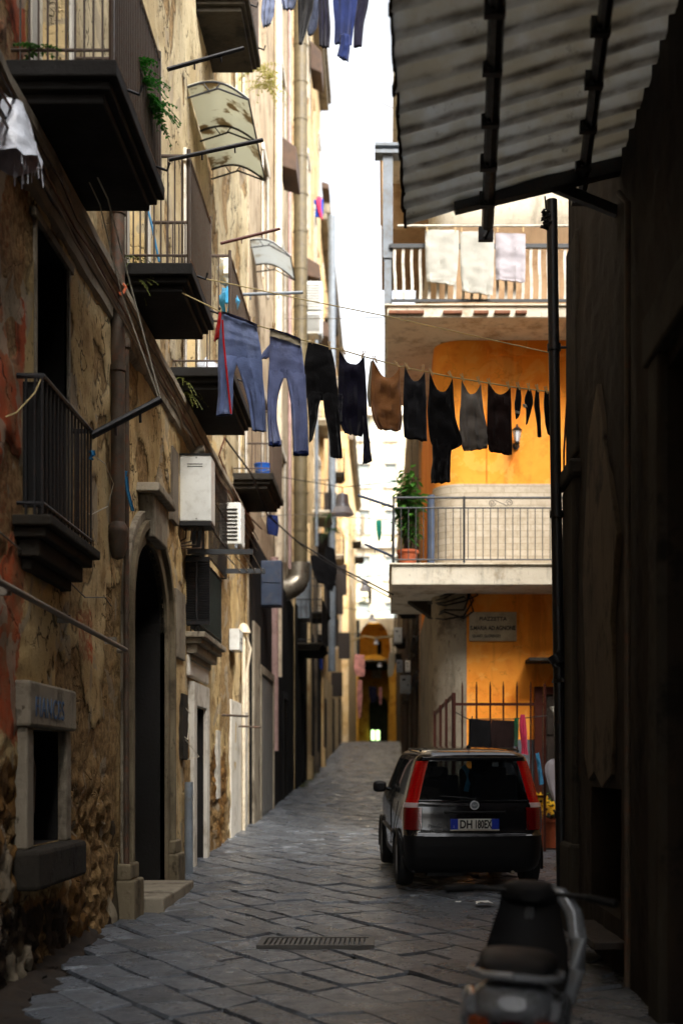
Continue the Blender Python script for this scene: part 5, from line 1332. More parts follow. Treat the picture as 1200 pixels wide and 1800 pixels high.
# pegs on the near line
def peg(px, py, ang, label, D=DL-.015):
    c = W(px, py, D); b = MB(); rot = Matrix.Rotation(R(ang), 3, 'Y')
    for s in (-1, 1): b.obox(c + rot @ Vector((s*.006, 0, .008)), (.007, .012, .075), rot @ Matrix.Rotation(R(s*5), 3, 'Y'))
    b.tube([c + rot @ Vector((-.008,0,.012)), c + rot @ Vector((.008,0,.012))], .007, 6)
    tag(b.build('clothes_peg', m['peg'], None), label, 'clothes peg', 'clothes pegs on the near line')
for px, py, an, lb in [(398,543,0,'left corner of the leftmost blue jeans'), (446,566,-6,'right corner of the leftmost blue jeans'), (480,576,10,'left corner of the pale jeans'), (521,590,-8,'right corner of the pale jeans'),
    (550,600,5,'left side of the black tracksuit trousers'), (579,609,-5,'right side of the black tracksuit trousers'), (604,618,-30,'left shoulder of the navy top'), (637,625,20,'right shoulder of the navy top'),
    (660,633,-25,'left shoulder of the tan brown top'), (698,641,-35,'right shoulder of the tan brown top'), (716,645,-35,'left shoulder of the black tank top'), (743,650,5,'right shoulder of the black tank top'),
    (758,655,-25,'left shoulder of the long black top'), (792,660,-30,'right shoulder of the long black top'), (813,665,-20,'left shoulder of the grey top'), (841,670,-15,'right shoulder of the grey top'),
    (860,673,-20,'left shoulder of the dark brown top'), (893,679,-15,'right shoulder of the dark brown top'), (911,680,-20,'first short sock by the dark brown top'), (929,682,-10,'white banded short sock'), (944,684,-15,'long straight sock'), (960,687,-20,'sock nearest the corner drainpipe')]:
    peg(px, py, an, 'wooden clothes peg gripping the ' + lb)

# other washing
GW = 'washing further off'
for s, lb, mt, D in [
    ([(462,-60,484,-60),(461,0,484,0),(459,28,482,22),(462,48,476,42)], 'grey blue garment at the top edge, leftmost of the high dark washing', 'greyblue', 17),
    ([(492,-60,524,-60),(492,-10,522,-8),(497,16,517,16)], 'grey rounded cloth end at the top edge between grey blue and black washing', 'greyblue', 17.2),
    ([(523,-60,556,-60),(523,0,552,0),(524,40,543,40),(525,77,531,77)], 'black trousers leg tapering to a point in the high washing', 'black', 17),
    ([(540,-20,560,-20),(541,20,560,20),(539,45,557,48),(541,62,550,60)], 'grey garment hanging between two dark legs of the high washing', 'greyblue', 17.25),
    ([(558,-60,577,-60),(559,0,578,0),(560,45,581,45),(561,81,579,84)], 'dark navy trouser leg against the sky in the high washing', 'navy', 17),
    ([(586,-60,626,-60),(585,0,628,0),(588,45,622,45),(587,76,618,80)], 'dark blue jeans leg hanging against the white sky', 'blue', 17),
    ([(622,-60,648,-60),(624,0,648,0),(622,40,640,40),(621,83,636,80)], 'darkest jeans leg, rightmost of the high washing', 'navy', 17.1),
    ([(597,60,614,60),(596,80,615,82),(592,98,612,108)], 'short blue cloth end hanging lowest of the high washing', 'blue', 16.9),
    ([(545,352,568,350),(543,366,568,368),(550,380,566,384)], 'bright blue and red washing bundle at the left skyline', 'royal', 42),
    ([(556,346,565,346),(557,360,564,362),(562,382,567,386)], 'narrow red cloth beside the bright blue washing at the skyline', 'pink', 41.9),
    ([(470,905,488,906),(468,925,490,925),(470,938,488,943)], 'dark blue cloth hanging below the blue bucket balcony', 'blue', 23.3),
    ([(545,975,575,982),(548,1000,585,1005),(558,1025,590,1030)], 'black clothes bunched on the far balcony beside the lilac pipe', 'black', 33),
    ([(572,958,588,965),(570,1000,592,1005),(572,1035,584,1040)], 'narrow black garment hanging in front of the long grey drainpipe', 'black', 34),
    ([(660,914,671,914),(661,935,671,935),(662,940,670,944),(664,952,667,952)], 'teal cloth hanging alone before the bright cream house', 'teal', 58),
    ([(623,1150,640,1152),(622,1175,641,1175),(626,1188,640,1190)], 'rose patterned cloth hanging at the far left end of the lane', 'rose', 74),
    ([(646,1030,652,1030),(647,1050,653,1050),(649,1062,652,1062)], 'tiny dark garment hanging under the second lamp', 'black', 60),
    ([(562,1150,566,1150),(561,1170,567,1170),(563,1178,566,1178)], 'small bright blue cloth low by the tan house', 'royal', 40),
    ([(684,1148,694,1146),(681,1175,694,1172),(682,1190,690,1188)], 'beige cloth hanging before the yellow arch on the right', 'beige', 50),
    ([(395,640,417,643),(394,660,418,662),(400,672,414,674)], 'orange cloth glimpsed between the legs of the leftmost jeans', 'orange', 15.4)]:
    garment('hanging_cloth', lb, 'washing', [s], D, FA[mt], group=GW, seed=int(s[0][0]), amp=.02, thick=.03, nr=16)
for s, lb, mt in [([(747,404,806,405),(747,440,806,442),(748,475,803,480),(749,495,799,501)], 'white towel hanging leftmost over the upper balcony railing', 'white'),
                  ([(808,407,868,407),(808,445,868,448),(809,480,867,490),(812,512,865,519)], 'longest white towel, in the middle over the upper balcony railing', 'white'),
                  ([(870,410,923,411),(870,440,923,442),(870,470,923,474),(871,492,922,496)], 'lilac white towel hanging rightmost over the upper balcony railing', 'white2')]:
    garment('towel', lb, 'towel', [s], 18.72, FA[mt], group='towels on the upper balcony', seed=int(s[0][0]), amp=.02, thick=.022, folds=2)
for px in (750, 800, 811, 864, 874, 919): peg(px, 404, 0, 'reddish peg on the drying bar %s' % {750:'left end of the leftmost towel',800:'right end of the leftmost towel',811:'left end of the longest towel',864:'right end of the longest towel',874:'left end of the lilac white towel',919:'right end of the lilac white towel'}[px], 18.70)
for s, lb, mt in [([(823,1264,862,1266),(823,1290,862,1292),(822,1340,862,1342)], 'black cloth on the iron fence behind the car, left one', 'black'),
                  ([(863,1265,903,1267),(862,1290,903,1292),(863,1340,902,1342)], 'very dark brown cloth on the iron fence beside the green cloth', 'maroon'),
                  ([(903,1262,911,1262),(903,1285,911,1285),(903,1312,909,1312)], 'narrow green cloth on the iron fence', 'green'),
                  ([(914,1256,922,1256),(912,1280,925,1280),(916,1310,926,1312),(915,1325,928,1327)], 'pink cloth hanging on the iron fence above the car', 'pink'),
                  ([(940,1325,946,1323),(943,1345,950,1344),(947,1380,955,1378)], 'light blue strip hanging from the fence above the flowers', 'sky'),
                  ([(967,1335,992,1330),(957,1348,992,1350),(964,1385,992,1388),(980,1425,992,1425)], 'pale lilac sheet hanging beside the corner drainpipe', 'white2'),
                  ([(965,1243,985,1240),(970,1252,985,1255),(978,1275,985,1275)], 'small white cloth end against the dark door', 'white')]:
    garment('hanging_cloth', lb, 'washing', [s], 17.66, FA[mt], group='washing on the fence', seed=int(s[0][0]), amp=.014, thick=.02, nr=14)
rope([W(800,1252,17.9), W(822,1264,17.7), W(903,1264,17.66), W(960,1258,17.7)], .007, 'dark line on the iron fence that carries the small washing', m['cable'])

# street lamps on wires
def lamp(px, py, D, w, label):
    c = W(px, py, D); t = thing('hanging_street_lamp', c, label, 'street lamp', 'street lamps hung over the lane'); s = w/2200*D/2
    q = MB(); q.lathe([(.0,1.85*s),(.3*s,1.82*s),(.48*s,1.7*s),(.56*s,.85*s),(.62*s,.8*s),(.66*s,.7*s),(.70*s,.6*s),(.66*s,.6*s),(.6*s,.66*s)], c, 24, cap=False); q.build('shade', m['lampmetal'], t, smooth=True)
    q = MB(); q.lathe([(.66*s,.66*s),(.82*s,.42*s),(.97*s,.12*s),(1.0*s,0),(.96*s,-.05*s),(.7*s,-.10*s),(.3*s,-.14*s),(0,-.15*s)], c, 24, cap=False); q.build('glass_bowl', m['lampglass'], t, smooth=True)
    q = MB(); q.tube([c+Vector((0,0,1.8*s)), c+Vector((0,0,2.4*s))], .06*s, 6); q.build('hanger', m['iron'], t)
    xs = (-2.3, .85)
    rope([Vector((xs[0], D, c.z+2.3*s+.25)), c+Vector((0,0,2.38*s)), Vector((xs[1], D, c.z+2.3*s+.2))], .01 if D < 40 else .02, 'wire holding the ' + label, m['cable'], 'lamp_wire', 'wire', 4)
m['lampglass'] = translu('milky_lamp_glass', C(232,232,236), C(220,220,226))
m['lampmetal'] = M('pale_grey_lamp_metal', C(150,152,160), .35, .4, var=.12, bump=.05)

lamp(602, 904, 27, 40, 'nearest grey bell shaped lamp hanging above the lane')
lamp(641, 1038, 52, 20, 'second grey bell shaped lamp, before the cream house')
lamp(654, 1092, 66, 14, 'third bell shaped lamp, at the crown of the yellow arch')
lamp(661, 1132, 78, 10, 'fourth small bell shaped lamp, before the yellow arch wall')
lamp(667, 1172, 86, 9, 'farthest tiny lamp, before the dark lower arch')

# things on the left balconies
def bucket():
    c = Vector((-2.02, 20.9, 6.4)); t = thing('bucket', c, 'blue plastic bucket on a small balcony below the pale jeans', 'bucket')
    q = MB(); q.lathe([(.10,0),(.145,.30),(.155,.30),(.155,.32),(.14,.32),(.10,.03),(0,.03)], c, 20); q.build('body', M('blue_plastic', C(36,96,190), .35, var=.08, bump=0), t, smooth=True)
    q = MB(); q.tube([c+Vector((-.15,0,.3)), c+Vector((-.1,-.1,.2)), c+Vector((0,-.15,.16)), c+Vector((.1,-.1,.2)), c+Vector((.15,0,.3))], .006, 5); q.build('handle', m['grey_metal'], t)
bucket()
def sack(c, r, label, mat, sy=1.0, name='sack'):
    q = MB(); rows = []
    for i in range(11):
        a = math.pi*i/10; rows.append([Vector(c) + Vector((math.sin(a)*math.cos(b_)*r, math.sin(a)*math.sin(b_)*r, math.cos(a)*r*sy))*(1+.34*noise.noise((i*.7, k*.5, c[0]*3))+.12*noise.noise((i*1.9, k*1.3, 5))) for k, b_ in enumerate([2*math.pi*j/18 for j in range(18)])])
    q.grid(rows, closed=True); tag(q.build(name, mat, None, smooth=True), label, 'bag')
sack(W(366,655,15.4), .15, 'round white plastic sack on the third upper balcony', m['plastic_wrap'])
sack(W(398,478,15.2), .11, 'white and yellow printed bag tied to the railing above the jeans', m['bagprint'] if 'bagprint' in m else M('printed_bag', C(206,206,196), .4, var=.3, vscale=12, dirt=C(216,180,60), dirtamt=.9), 1.55, 'bag')
sack(W(402,530,15.2), .12, 'turquoise bag hanging under the printed bag above the jeans', FA['sky'], 1.4, 'bag')
def wrapped_lamp():
    c = W(22, 245, 7.75); t = thing('wrapped_lamp', c, 'wall lamp wrapped in torn white plastic sheeting at the left edge', 'lamp')
    q = MB(); rows = []
    for i in range(13):
        v = i/12; row = []
        for k in range(22):
            a = 2*math.pi*k/22; r = lerp(.07, .17, v)*(1+.22*noise.noise((v*5, k*.7, 2))); row.append(c+Vector((math.cos(a)*r, math.sin(a)*r, .22-v*.36 + (.06*noise.noise((k*1.3,v*3,9)) if i == 12 else 0))))
        rows.append(row)
    q.grid(rows, closed=True); q.build('plastic_sheeting', m['plastic_wrap'], t, smooth=True)
    q = MB(); q.lathe([(.02,.24),(.06,.2),(.1,.02),(.09,0),(0,.02)], c, 16); q.tube([c+Vector((0,0,.22)), c+Vector((-.1,.0,.32)), c+Vector((-.3,0,.3))], .015, 6); q.build('lamp_body', m['iron'], t)
    q = MB(); rnd = random.Random(6)
    for k in range(14): x = rnd.uniform(-.02,.17); y = rnd.uniform(-.15,.1); q.tube([c+Vector((x,y,-.12)), c+Vector((x+rnd.gauss(0,.01),y,-.2-rnd.uniform(0,.12)))], .003, 4)
    q.build('torn_strips', m['plastic_wrap'], t)
wrapped_lamp()
def fern(name, label, pts, n, size, mat, spread, seed):
    rnd = random.Random(seed); t = thing(name, pts[0], label, 'plant'); b = MB(); s_ = MB()
    for c in pts:
        for i in range(n):
            a = rnd.uniform(0,6.28); d = Vector((math.cos(a), math.sin(a), rnd.uniform(-.6,.7))).normalized(); L = size*rnd.uniform(.6,1.2); q = []
            for k in range(7): u = k/6; q.append(Vector(c)+d*L*u+Vector((0,0,-L*.5*u*u)))
            s_.tube(q, .003, 4)
            for k in range(1, 7):
                for s in (-1, 1):
                    w = d.cross(Vector((0,0,1))).normalized()*s*spread*(1.1-k/7); p = q[k]; b.add([p, p+w*.5+d*.012, p+w-Vector((0,0,.01)), p+w*.5-d*.012], [(0,1,2,3)])
    s_.build('stems', mat, t); b.build('fronds', mat, t)
fern('fern', 'bright green fern spilling over the nearest upper balcony', [W(232,118,9.2), W(247,140,9.35), W(258,165,9.5), W(268,185,9.6)], 16, .24, m['leaf_fern'], .07, 2)
fern('fern', 'small light green seedling at the near end of the top balcony', [W(66,88,8.25)], 7, .16, m['leaf'], .06, 5)
fern('fern', 'thin grassy weed rooted at the string course by the downpipe', [W(236,450,11.6), W(240,490,11.65)], 10, .22, m['leaf_dry'], .02, 8)
fern('fern', 'dry weed growing from the moulding near the third balcony', [W(322,665,14.6), W(330,690,14.7)], 9, .26, m['leaf_dry'], .03, 9)
fern('fern', 'sunlit pale foliage hanging below the highest balcony', [W(458,118,19), W(470,130,19.3), W(462,150,19.4)], 16, .36, m['leaf_yellow'], .08, 11)
fern('fern', 'pale green plant hanging left of the nearest street lamp', [W(578,905,34), W(583,930,34)], 18, .5, m['leaf'], .1, 12)
fern('weed', 'green weeds at the foot of the dark left wall near the crest', [Vector((-2.25,34+i*1.3,GZ(34+i*1.3)+.02)) for i in range(6)], 12, .3, m['leaf_dry'], .05, 13)
fern('plant', 'bushy green plant on a far window ledge under the second lamp', [W(636,1058,70), W(640,1050,70)], 24, .55, m['leaf'], .14, 14)
def ribbon(pts, w, label, D=None):
    b = MB(); rows = []
    for p in pts: p = W(*p); rows.append([p+Vector((-w,0,0)), p+Vector((-w*.3,-.02,0)), p+Vector((w*.3,.0,0)), p+Vector((w,-.015,0)), p+Vector((w*.2,.02,0))])
    b.grid(rows, closed=True); tag(b.build('nylon_tie', m['blue_rope'], None, smooth=True), label, 'tie')
ribbon([(212,832,11.5),(222,828,11.4),(218,845,11.4),(208,850,11.4),(214,862,11.4),(222,838,11.38),(224,860,11.38),(229,880,11.38),(234,898,11.4)], .018, 'blue nylon tie knotted round the thin pipe beside the portal')
ribbon([(158,795,9.72),(163,792,9.7),(165,800,9.7),(158,805,9.7),(162,808,9.7)], .02, 'blue nylon knot on the near railing corner')

washing_pole(W(630,871,19.4), W(690,891,18.9), .022, 'upper slate blue clothes pole sticking out left of the lower orange house balcony', m['blue_metal'])
washing_pole(W(642,957,19.4), W(690,978,18.9), .02, 'lower slate blue clothes pole sticking out left of the lower orange house balcony', m['blue_metal'])
for s, lb, mt, D in [([(648,1206,662,1207),(648,1222,662,1224),(650,1236,660,1234)], 'dark washing hanging inside the far lower arch', 'navy', 88),
                     ([(666,1208,671,1208),(666,1225,671,1226),(667,1238,670,1238)], 'small mauve washing hanging inside the far lower arch', 'rose', 88),
                     ([(628,1195,636,1196),(627,1230,636,1232),(629,1262,634,1262)], 'long rose patterned cloth low at the far left end of the lane', 'rose', 78),
                     ([(634,905,641,905),(634,925,641,926),(635,938,640,938)], 'pale cloth hanging on the far bright wall left of the teal cloth', 'beige', 62)]:
    garment('hanging_cloth', lb, 'washing', [s], D, FA[mt], group=GW, seed=int(s[0][0]), amp=.03, thick=.04, nr=14)
# ================================================================== CAR
def car_paint():
    g = G('black_car_paint'); n = g.noise(60, 4, .6); d = g.noise(3, 6, .7)
    g.set(Base_Color=g.mix(g.math('MULTIPLY', g.ramp(d, .45, .7), .5), (.006,.006,.008,1), (.012,.011,.010,1)), Roughness=g.math('ADD', .12, g.math('MULTIPLY', g.ramp(d, .4, .7), .18)), Specular_IOR_Level=.45, Coat_Weight=.6, Coat_Roughness=.06)
    return g.m
m['paint'] = car_paint()
m['bumper'] = M('black_bumper_plastic', (.006,.006,.0065,1), .5, var=.2, bump=.1, bscale=120, spec=.25)
m['carglass'] = glass_mat('car_glass', (.006,.008,.01,1), .62, .02)
m['tyre'] = M('tyre_rubber', (.018,.018,.018,1), .85, var=.3, bump=.3)
m['rim'] = M('steel_rim', C(120,122,126), .4, .7, var=.15, bump=.05)
def light_mat(name, c, rough=.08):
    g = G(name); w = g.n('TexWave', {'Vector': g.n('TexCoord').outputs['Object'], 'Scale': 18.0}, bands_direction='Z').outputs[0]
    g.set(Base_Color=g.mix(w, tuple(q*.7 for q in c[:3])+(1,), c), Roughness=rough, Specular_IOR_Level=.6, Coat_Weight=.6)
    g.bump(w, .25, .004); return g.m
m['redlamp'] = light_mat('red_lamp_lens', C(190,12,12)); m['redlamp_dk'] = light_mat('deep_red_lens', C(120,10,14)); m['whitelamp'] = light_mat('white_lamp_lens', C(214,190,190))
m['chrome'] = M('chrome', C(214,216,220), .3, .4, var=.05, bump=0)
m['plate'] = M('white_plate', C(214,214,206), .4, var=.05, bump=0); m['plateblue'] = M('blue_band', C(16,48,170), .4, var=.05, bump=0)
m['seat'] = M('dark_seat_fabric', C(52,52,58), .9, var=.2)

CARZ = [(.20,.70,.10,3.42),(.26,.755,.05,3.50),(.36,.775,.015,3.53),(.50,.785,.0,3.54),(.60,.788,.005,3.53),(.625,.786,.03,3.52),(.66,.788,.045,3.50),(.76,.79,.055,3.45),(.86,.786,.06,3.38),
        (.93,.776,.072,3.25),(.97,.762,.085,2.95),(1.02,.748,.10,2.74),(1.12,.722,.125,2.58),(1.24,.69,.15,2.40),(1.34,.66,.175,2.26),(1.405,.636,.19,2.17),(1.44,.615,.175,2.10),(1.475,.575,.20,2.02),(1.505,.50,.28,1.92),(1.528,.36,.46,1.75),(1.54,.16,.75,1.45)]
def carprof(z):
    for a, b in zip(CARZ, CARZ[1:]):
        if a[0] <= z <= b[0]:
            t = (z-a[0])/(b[0]-a[0]); return [lerp(a[i], b[i], t) for i in (1,2,3)]
    return CARZ[-1][1:] if z > 1 else CARZ[0][1:]
NR, NA, NS = 12, 7, 44
def ring(z, off=0.):
    w, yr, yf = carprof(z); rr = min(.145, w*.6); rf = min(.28 if z < 1 else .2, w*.6); h = []
    for i in range(NR): h.append((i/NR*(w-rr), yr, 0.))
    for i in range(NA): a = i/NA*math.pi/2; h.append((w-rr+rr*math.sin(a), yr+rr-rr*math.cos(a), 1))
    for i in range(NS): h.append((w, lerp(yr+rr, yf-rf, i/NS), 2))
    for i in range(NA): a = i/NA*math.pi/2; h.append((w-rf+rf*math.cos(a), yf-rf+rf*math.sin(a), 3))
    for i in range(NR+1): h.append(((1-i/NR)*(w-rf), yf, 4))
    pts = []
    for (x, y, k) in h:
        t = (y-1.7)/1.8; xx = x*(1-.06*t*t) if z > .25 else x*(1-.06*t*t)
        if z < .95: y += -.045*(1-(x/max(w,.1))**2)*(1 if k in (0,1) else 0) + (.06*(1-(x/max(w,.1))**2) if k in (3,4) else 0)
        else: y += -.03*(1-(x/max(w,.1))**2)*(1 if k in (0,1) else 0)
        pts.append((xx, y))
    right = [Vector((x, y, z)) for x, y in pts]; left = [Vector((-x, y, z)) for x, y in reversed(pts[1:-1])]
    return right + left, len(pts)
def car():
    t = thing('parked_car', (0,0,0), 'small black hatchback parked with its tail to the viewer', 'car')
    zs = []
    keys = [c[0] for c in CARZ] + [.90, .95, .98, 1.395]
    keys = sorted(set(keys))
    for a, b in zip(keys, keys[1:]):
        n = max(1, round((b-a)/.03)); zs += [a+(b-a)*i/n for i in range(n)]
    zs.append(keys[-1])
    rings = [ring(z) for z in zs]; np_ = rings[0][1]; N = len(rings[0][0])
    parts = {k: MB() for k in ('body','bumper','rear_window','tl_up','tl_low','tl_white','side_window','windscreen')}
    def tri(i): return i if i < np_ else (N - i) - 1          # mirrored column index of the cell starting at i
    wheels = [(.64,.29),(2.94,.29)]
    for k in range(len(zs)-1):
        for i in range(N):
            i2 = (i+1) % N; q = [rings[k][0][i], rings[k][0][i2], rings[k+1][0][i2], rings[k+1][0][i]]
            c = sum(q, Vector())/4; j = i if i < np_-1 else N-1-i
            ax = abs(c.x); z = c.z; zone = 0 if j < NR else 1 if j < NR+NA else 2 if j < NR+NA+NS else 3
            if zone in (1,2) and any((c.y-wy)**2 + (z-wz)**2 < .335**2 for wy, wz in wheels) : continue
            key = 'body'
            if z < .61 and zone in (0,1): key = 'bumper'
            elif z < .36: key = 'bumper'
            elif zone == 0 and .985 < z < 1.395 and ax < .585 - max(0, (z-1.0))*.14: key = 'rear_window'
            elif (zone == 1 and j < NR+NA-(2 if z > .955 else 1) and .645 < z < 1.395) or (zone == 0 and j >= NR-1 and .645 < z < .885) or (zone == 0 and j >= NR-1 and .985 <= z < 1.395 and False):
                key = 'tl_up' if z > .95 else ('tl_white' if z > .90 else 'tl_low')
            elif zone == 2 and 1.0 < z < 1.385 and (.42 < c.y < 1.32 or 1.42 < c.y < 2.35 - (z-1.0)*.9): key = 'side_window'
            elif zone in (3,4) and 1.02 < z < 1.40 and c.y > 1.8 and j > NR+NA+NS+2: key = 'windscreen'
            parts[key].add(q, [(0,1,2,3)])
    top = rings[-1][0]; parts['body'].add(top, [tuple(range(N))])
    def weld(b, name, mat, par, out=0):
        o = b.build(name, mat, None); bm = bmesh.new(); bm.from_mesh(o.data); bmesh.ops.remove_doubles(bm, verts=bm.verts, dist=.0005); bmesh.ops.recalc_face_normals(bm, faces=bm.faces)
        if out:
            for v in bm.verts: pass
        bm.to_mesh(o.data); bm.free()
        for p in o.data.polygons: p.use_smooth = True
        o.parent = par; return o
    body = weld(parts['body'], 'body', m['paint'], t)
    weld(parts['bumper'], 'bumper', m['bumper'], t)
    rw = weld(parts['rear_window'], 'rear_window', m['carglass'], t)
    for sg in (-1, 1):
        for ya, yb_ in ((.3, 1.37), (1.37, 2.6)):
            h = MB()
            for f in parts['side_window'].f:
                vs_ = [parts['side_window'].v[i] for i in f]
                if sum(v.x for v in vs_)*sg > 0 and ya < sum(v.y for v in vs_)/4 < yb_: h.add(vs_, [(0,1,2,3)])
            weld(h, 'side_window', m['carglass'], t)
    weld(parts['windscreen'], 'windscreen', m['carglass'], t)
    for s in (-1, 1):
        def half(b):
            h = MB()
            for f in b.f:
                vs = [b.v[i] for i in f]
                if sum(v.x for v in vs)*s > 0: h.add([v + Vector((s*.006, -.008, 0)) for v in vs], [(0,1,2,3)])
            return h
        a = weld(half(parts['tl_up']), 'tail_light', m['redlamp'], t)
        weld(half(parts['tl_low']), 'lower_lens', m['redlamp_dk'], a); weld(half(parts['tl_white']), 'white_lens', m['whitelamp'], a)
    def add(name, par, mat, fn, smooth=False, bevel=0):
        b = MB(); fn(b); o = b.build(name, mat, None, smooth=smooth, bevel=bevel); o.parent = par; return o
    # liners, underbody, interior
    add('underbody', t, m['bumper'], lambda b: (b.box(-.66,.66,.12,3.4,.19,.24), [b.box(s*.68-.02,s*.68+.02,.25,3.35,.24,.62) for s in (-1,1)], b.box(-.5,-.1,.08,.5,.16,.2)))
    add('exhaust', t, m['silver_duct'], lambda b: b.tube([(.42,.5,.21),(.42,.02,.20)], .022, 10))
    for s in (-1, 1):
        for wy, wz in wheels:
            add('wheel_arch_trim', t, m['bumper'], lambda b: b.tube([(s*.79, wy+.335*math.cos(a), wz+.335*math.sin(a)) for a in [math.pi*(-.08+1.16*k/24) for k in range(25)]], .016, 6))
    def wheel(wy, s):
        ax = Matrix.Rotation(R(90*s), 3, 'Y')
        w_ = MB(); w_.lathe([(.17,-.085),(.24,-.095),(.275,-.085),(.287,-.06),(.29,0),(.287,.06),(.275,.085),(.24,.095),(.17,.085)], (s*.70, wy, .29), 32, ax, cap=False)
        e = w_.build('tyre', m['tyre'], None, smooth=True); e.parent = None
        r_ = MB(); r_.lathe([(.175,.08),(.165,.06),(.12,.05),(.06,.075),(.03,.08),(0,.08)], (s*.70, wy, .29), 24, ax)
        for k in range(5):
            a = k*2*math.pi/5; r_.obox(Vector((s*.70,wy,.29)) + ax @ Vector((.11*math.cos(a), .11*math.sin(a), .066)), (.12,.035,.02), ax @ Matrix.Rotation(a,3,'Z'))
        rr = r_.build('rim', m['rim'], None, smooth=False)
        hub = MB(); hub.lathe([(.05,-.09),(.05,.03)], (s*.70, wy, .29), 12, ax); h = hub.build('wheel', m['bumper'], None); h.parent = t; e.parent = h; rr.parent = h
    for wy in (.64, 2.94):
        for s in (-1, 1): wheel(wy, s)
    # tailgate details
    def yb(z, x=0): 
        w, yr, yf = carprof(z); return yr - (.045 if z < .95 else .03)*(1-(x/w)**2)
    def strip(b, z, h, x0, x1, out, n=14):
        rows = []
        for i in range(n+1):
            x = lerp(x0, x1, i/n); rows.append([Vector((x, yb(z, x)+.01, z+h)), Vector((x, yb(z+h, x)-out, z+h)), Vector((x, yb(z, x)-out, z)), Vector((x, yb(z, x)+.01, z))])
        b.grid(rows, closed=True); n4 = 4
        o = len(b.v)-4*(n+1); b.f.append((o, o+1, o+2, o+3)); b.f.append((o+4*n+3, o+4*n+2, o+4*n+1, o+4*n))
    add('bumper_step', t, m['paint'], lambda b: strip(b, .595, .03, -.55, .55, .022), bevel=.004)
    add('plate_housing', t, m['bumper'], lambda b: strip(b, .842, .02, -.33, .33, .03), bevel=.004)
    add('window_ledge', t, m['paint'], lambda b: strip(b, .962, .018, -.60, .60, .012), bevel=.004)
    add('roof_spoiler', t, m['paint'], lambda b: strip(b, 1.405, .035, -.55, .55, .025), bevel=.008)
    # seams of the tailgate
    def seam(b):
        for s in (-1, 1): b.tube([(s*.57, yb(.64,.57)-.001, .64),(s*.60, yb(.8,.6)-.001, .80),(s*.615, yb(.93,.6)-.001,.93)], .004, 4)
        b.tube([(x/10, yb(.638, x/10)-.001, .638) for x in range(-6, 7)], .004, 4)
    add('tailgate_seam', t, m['void'], seam)
    y = yb(.72)-.012
    pl = add('number_plate', t, m['plate'], lambda b: b.box(-.18,.18,y-.012,y+.03,.67,.78), bevel=.003)
    for xa in (-.26, .182): add('blue_band', pl, m['plateblue'], lambda b: b.box(xa,xa+.078,y-.0125,y+.02,.67,.78))
    add('plate_rim', pl, m['frame_white'], lambda b: (b.box(-.265,.265,y-.014,y+.02,.655,.668),))
    text('DH', .122, (-.165, y-.014, .683), (R(90),0,0), m['ink'], None, 'plate_letters', .78, .0015, 'LEFT', .004).parent = pl
    text('180EX', .122, (-.005, y-.014, .683), (R(90),0,0), m['ink'], None, 'plate_letters', .56, .0015, 'LEFT', .004).parent = pl
    text('I', .04, (-.232, y-.0135, .685), (R(90),0,0), m['plate'], None, 'country_letter', 1, .001).parent = pl
    ax = Matrix.Rotation(R(90), 3, 'X'); zb_ = .925; yb_ = yb(zb_)
    em = add('badge', t, m['chrome'], lambda b: b.lathe([(.046,0),(.05,.008),(.046,.016),(.038,.016),(.036,.010)], (0, yb_-.0, zb_), 28, ax, cap=False), smooth=True)
    add('badge_disc', em, M('badge_enamel', C(120,124,134), .35, .2, bump=0), lambda b: b.lathe([(.038,.0),(.038,.011),(0,.013)], (0, yb_, zb_), 24, ax))
    text('FIAT', .03, (0, yb_-.014, zb_-.011), (R(90),0,0), m['chrome'], None, 'badge_letters', .85, .001, 'CENTER').parent = em
    text('Panda', .055, (-.50, yb(.70,.45)-.004, .685), (R(90),0,0), M('dull_chrome_script', C(96,98,102), .4, .6, bump=0), None, 'model_script', 1.1, .002).parent = t
    add('wiper', t, m['bumper'], lambda b: (b.tube([(.02, yb(1.0)-.03, .985),(-.12,yb(1.01,.1)-.04,1.005),(-.36,yb(1.03,.3)-.03,1.02)], .009, 6), b.tube([(.02,yb(.98)-.0,.985),(.02,yb(.98)-.045,.985)], .02, 8)))
    add('aerial', t, m['bumper'], lambda b: (b.lathe([(.03,0),(.02,.03),(.0,.05)], (0,.5,1.525), 10), b.tube([(0,.5,1.55),(0,.22,1.88)], .005, 6)))
    for s in (-1, 1):
        mi = add('wing_mirror', t, m['bumper'], lambda b: (superloft(b, crs([(2.20,1.03,.05,.04,s*.85),(2.25,1.03,.085,.07,s*.86),(2.32,1.03,.06,.05,s*.85)], 6), 18, 3.2), b.tube([(s*.74,2.3,1.0),(s*.84,2.3,1.02)], .025, 6)), smooth=True)
        add('door_handle', t, m['bumper'], lambda b: b.tube([(s*.772,1.45,.90),(s*.80,1.5,.90),(s*.80,1.6,.90),(s*.772,1.65,.90)], .011, 6))
        add('rub_strip', t, m['bumper'], lambda b: b.tube([(s*.792,1.0,.56),(s*.797,1.7,.57),(s*.792,2.55,.57)], .018, 6))
        add('door_seam', t, m['void'], lambda b: (b.tube([(s*.79,1.38,.4),(s*.792,1.38,.9),(s*.69,1.37,1.25),(s*.64,1.36,1.39)], .004, 4), b.tube([(s*.784,.40+.0,.95),(s*.792,.62,.8),(s*.79,.98,.6),(s*.79,1.0,.4)], .004, 4)))
        add('roof_rail', t, m['bumper'], lambda b: b.tube([(s*.54,.42,1.50),(s*.545,.6,1.515),(s*.545,1.6,1.51),(s*.53,1.9,1.49)], .014, 6))
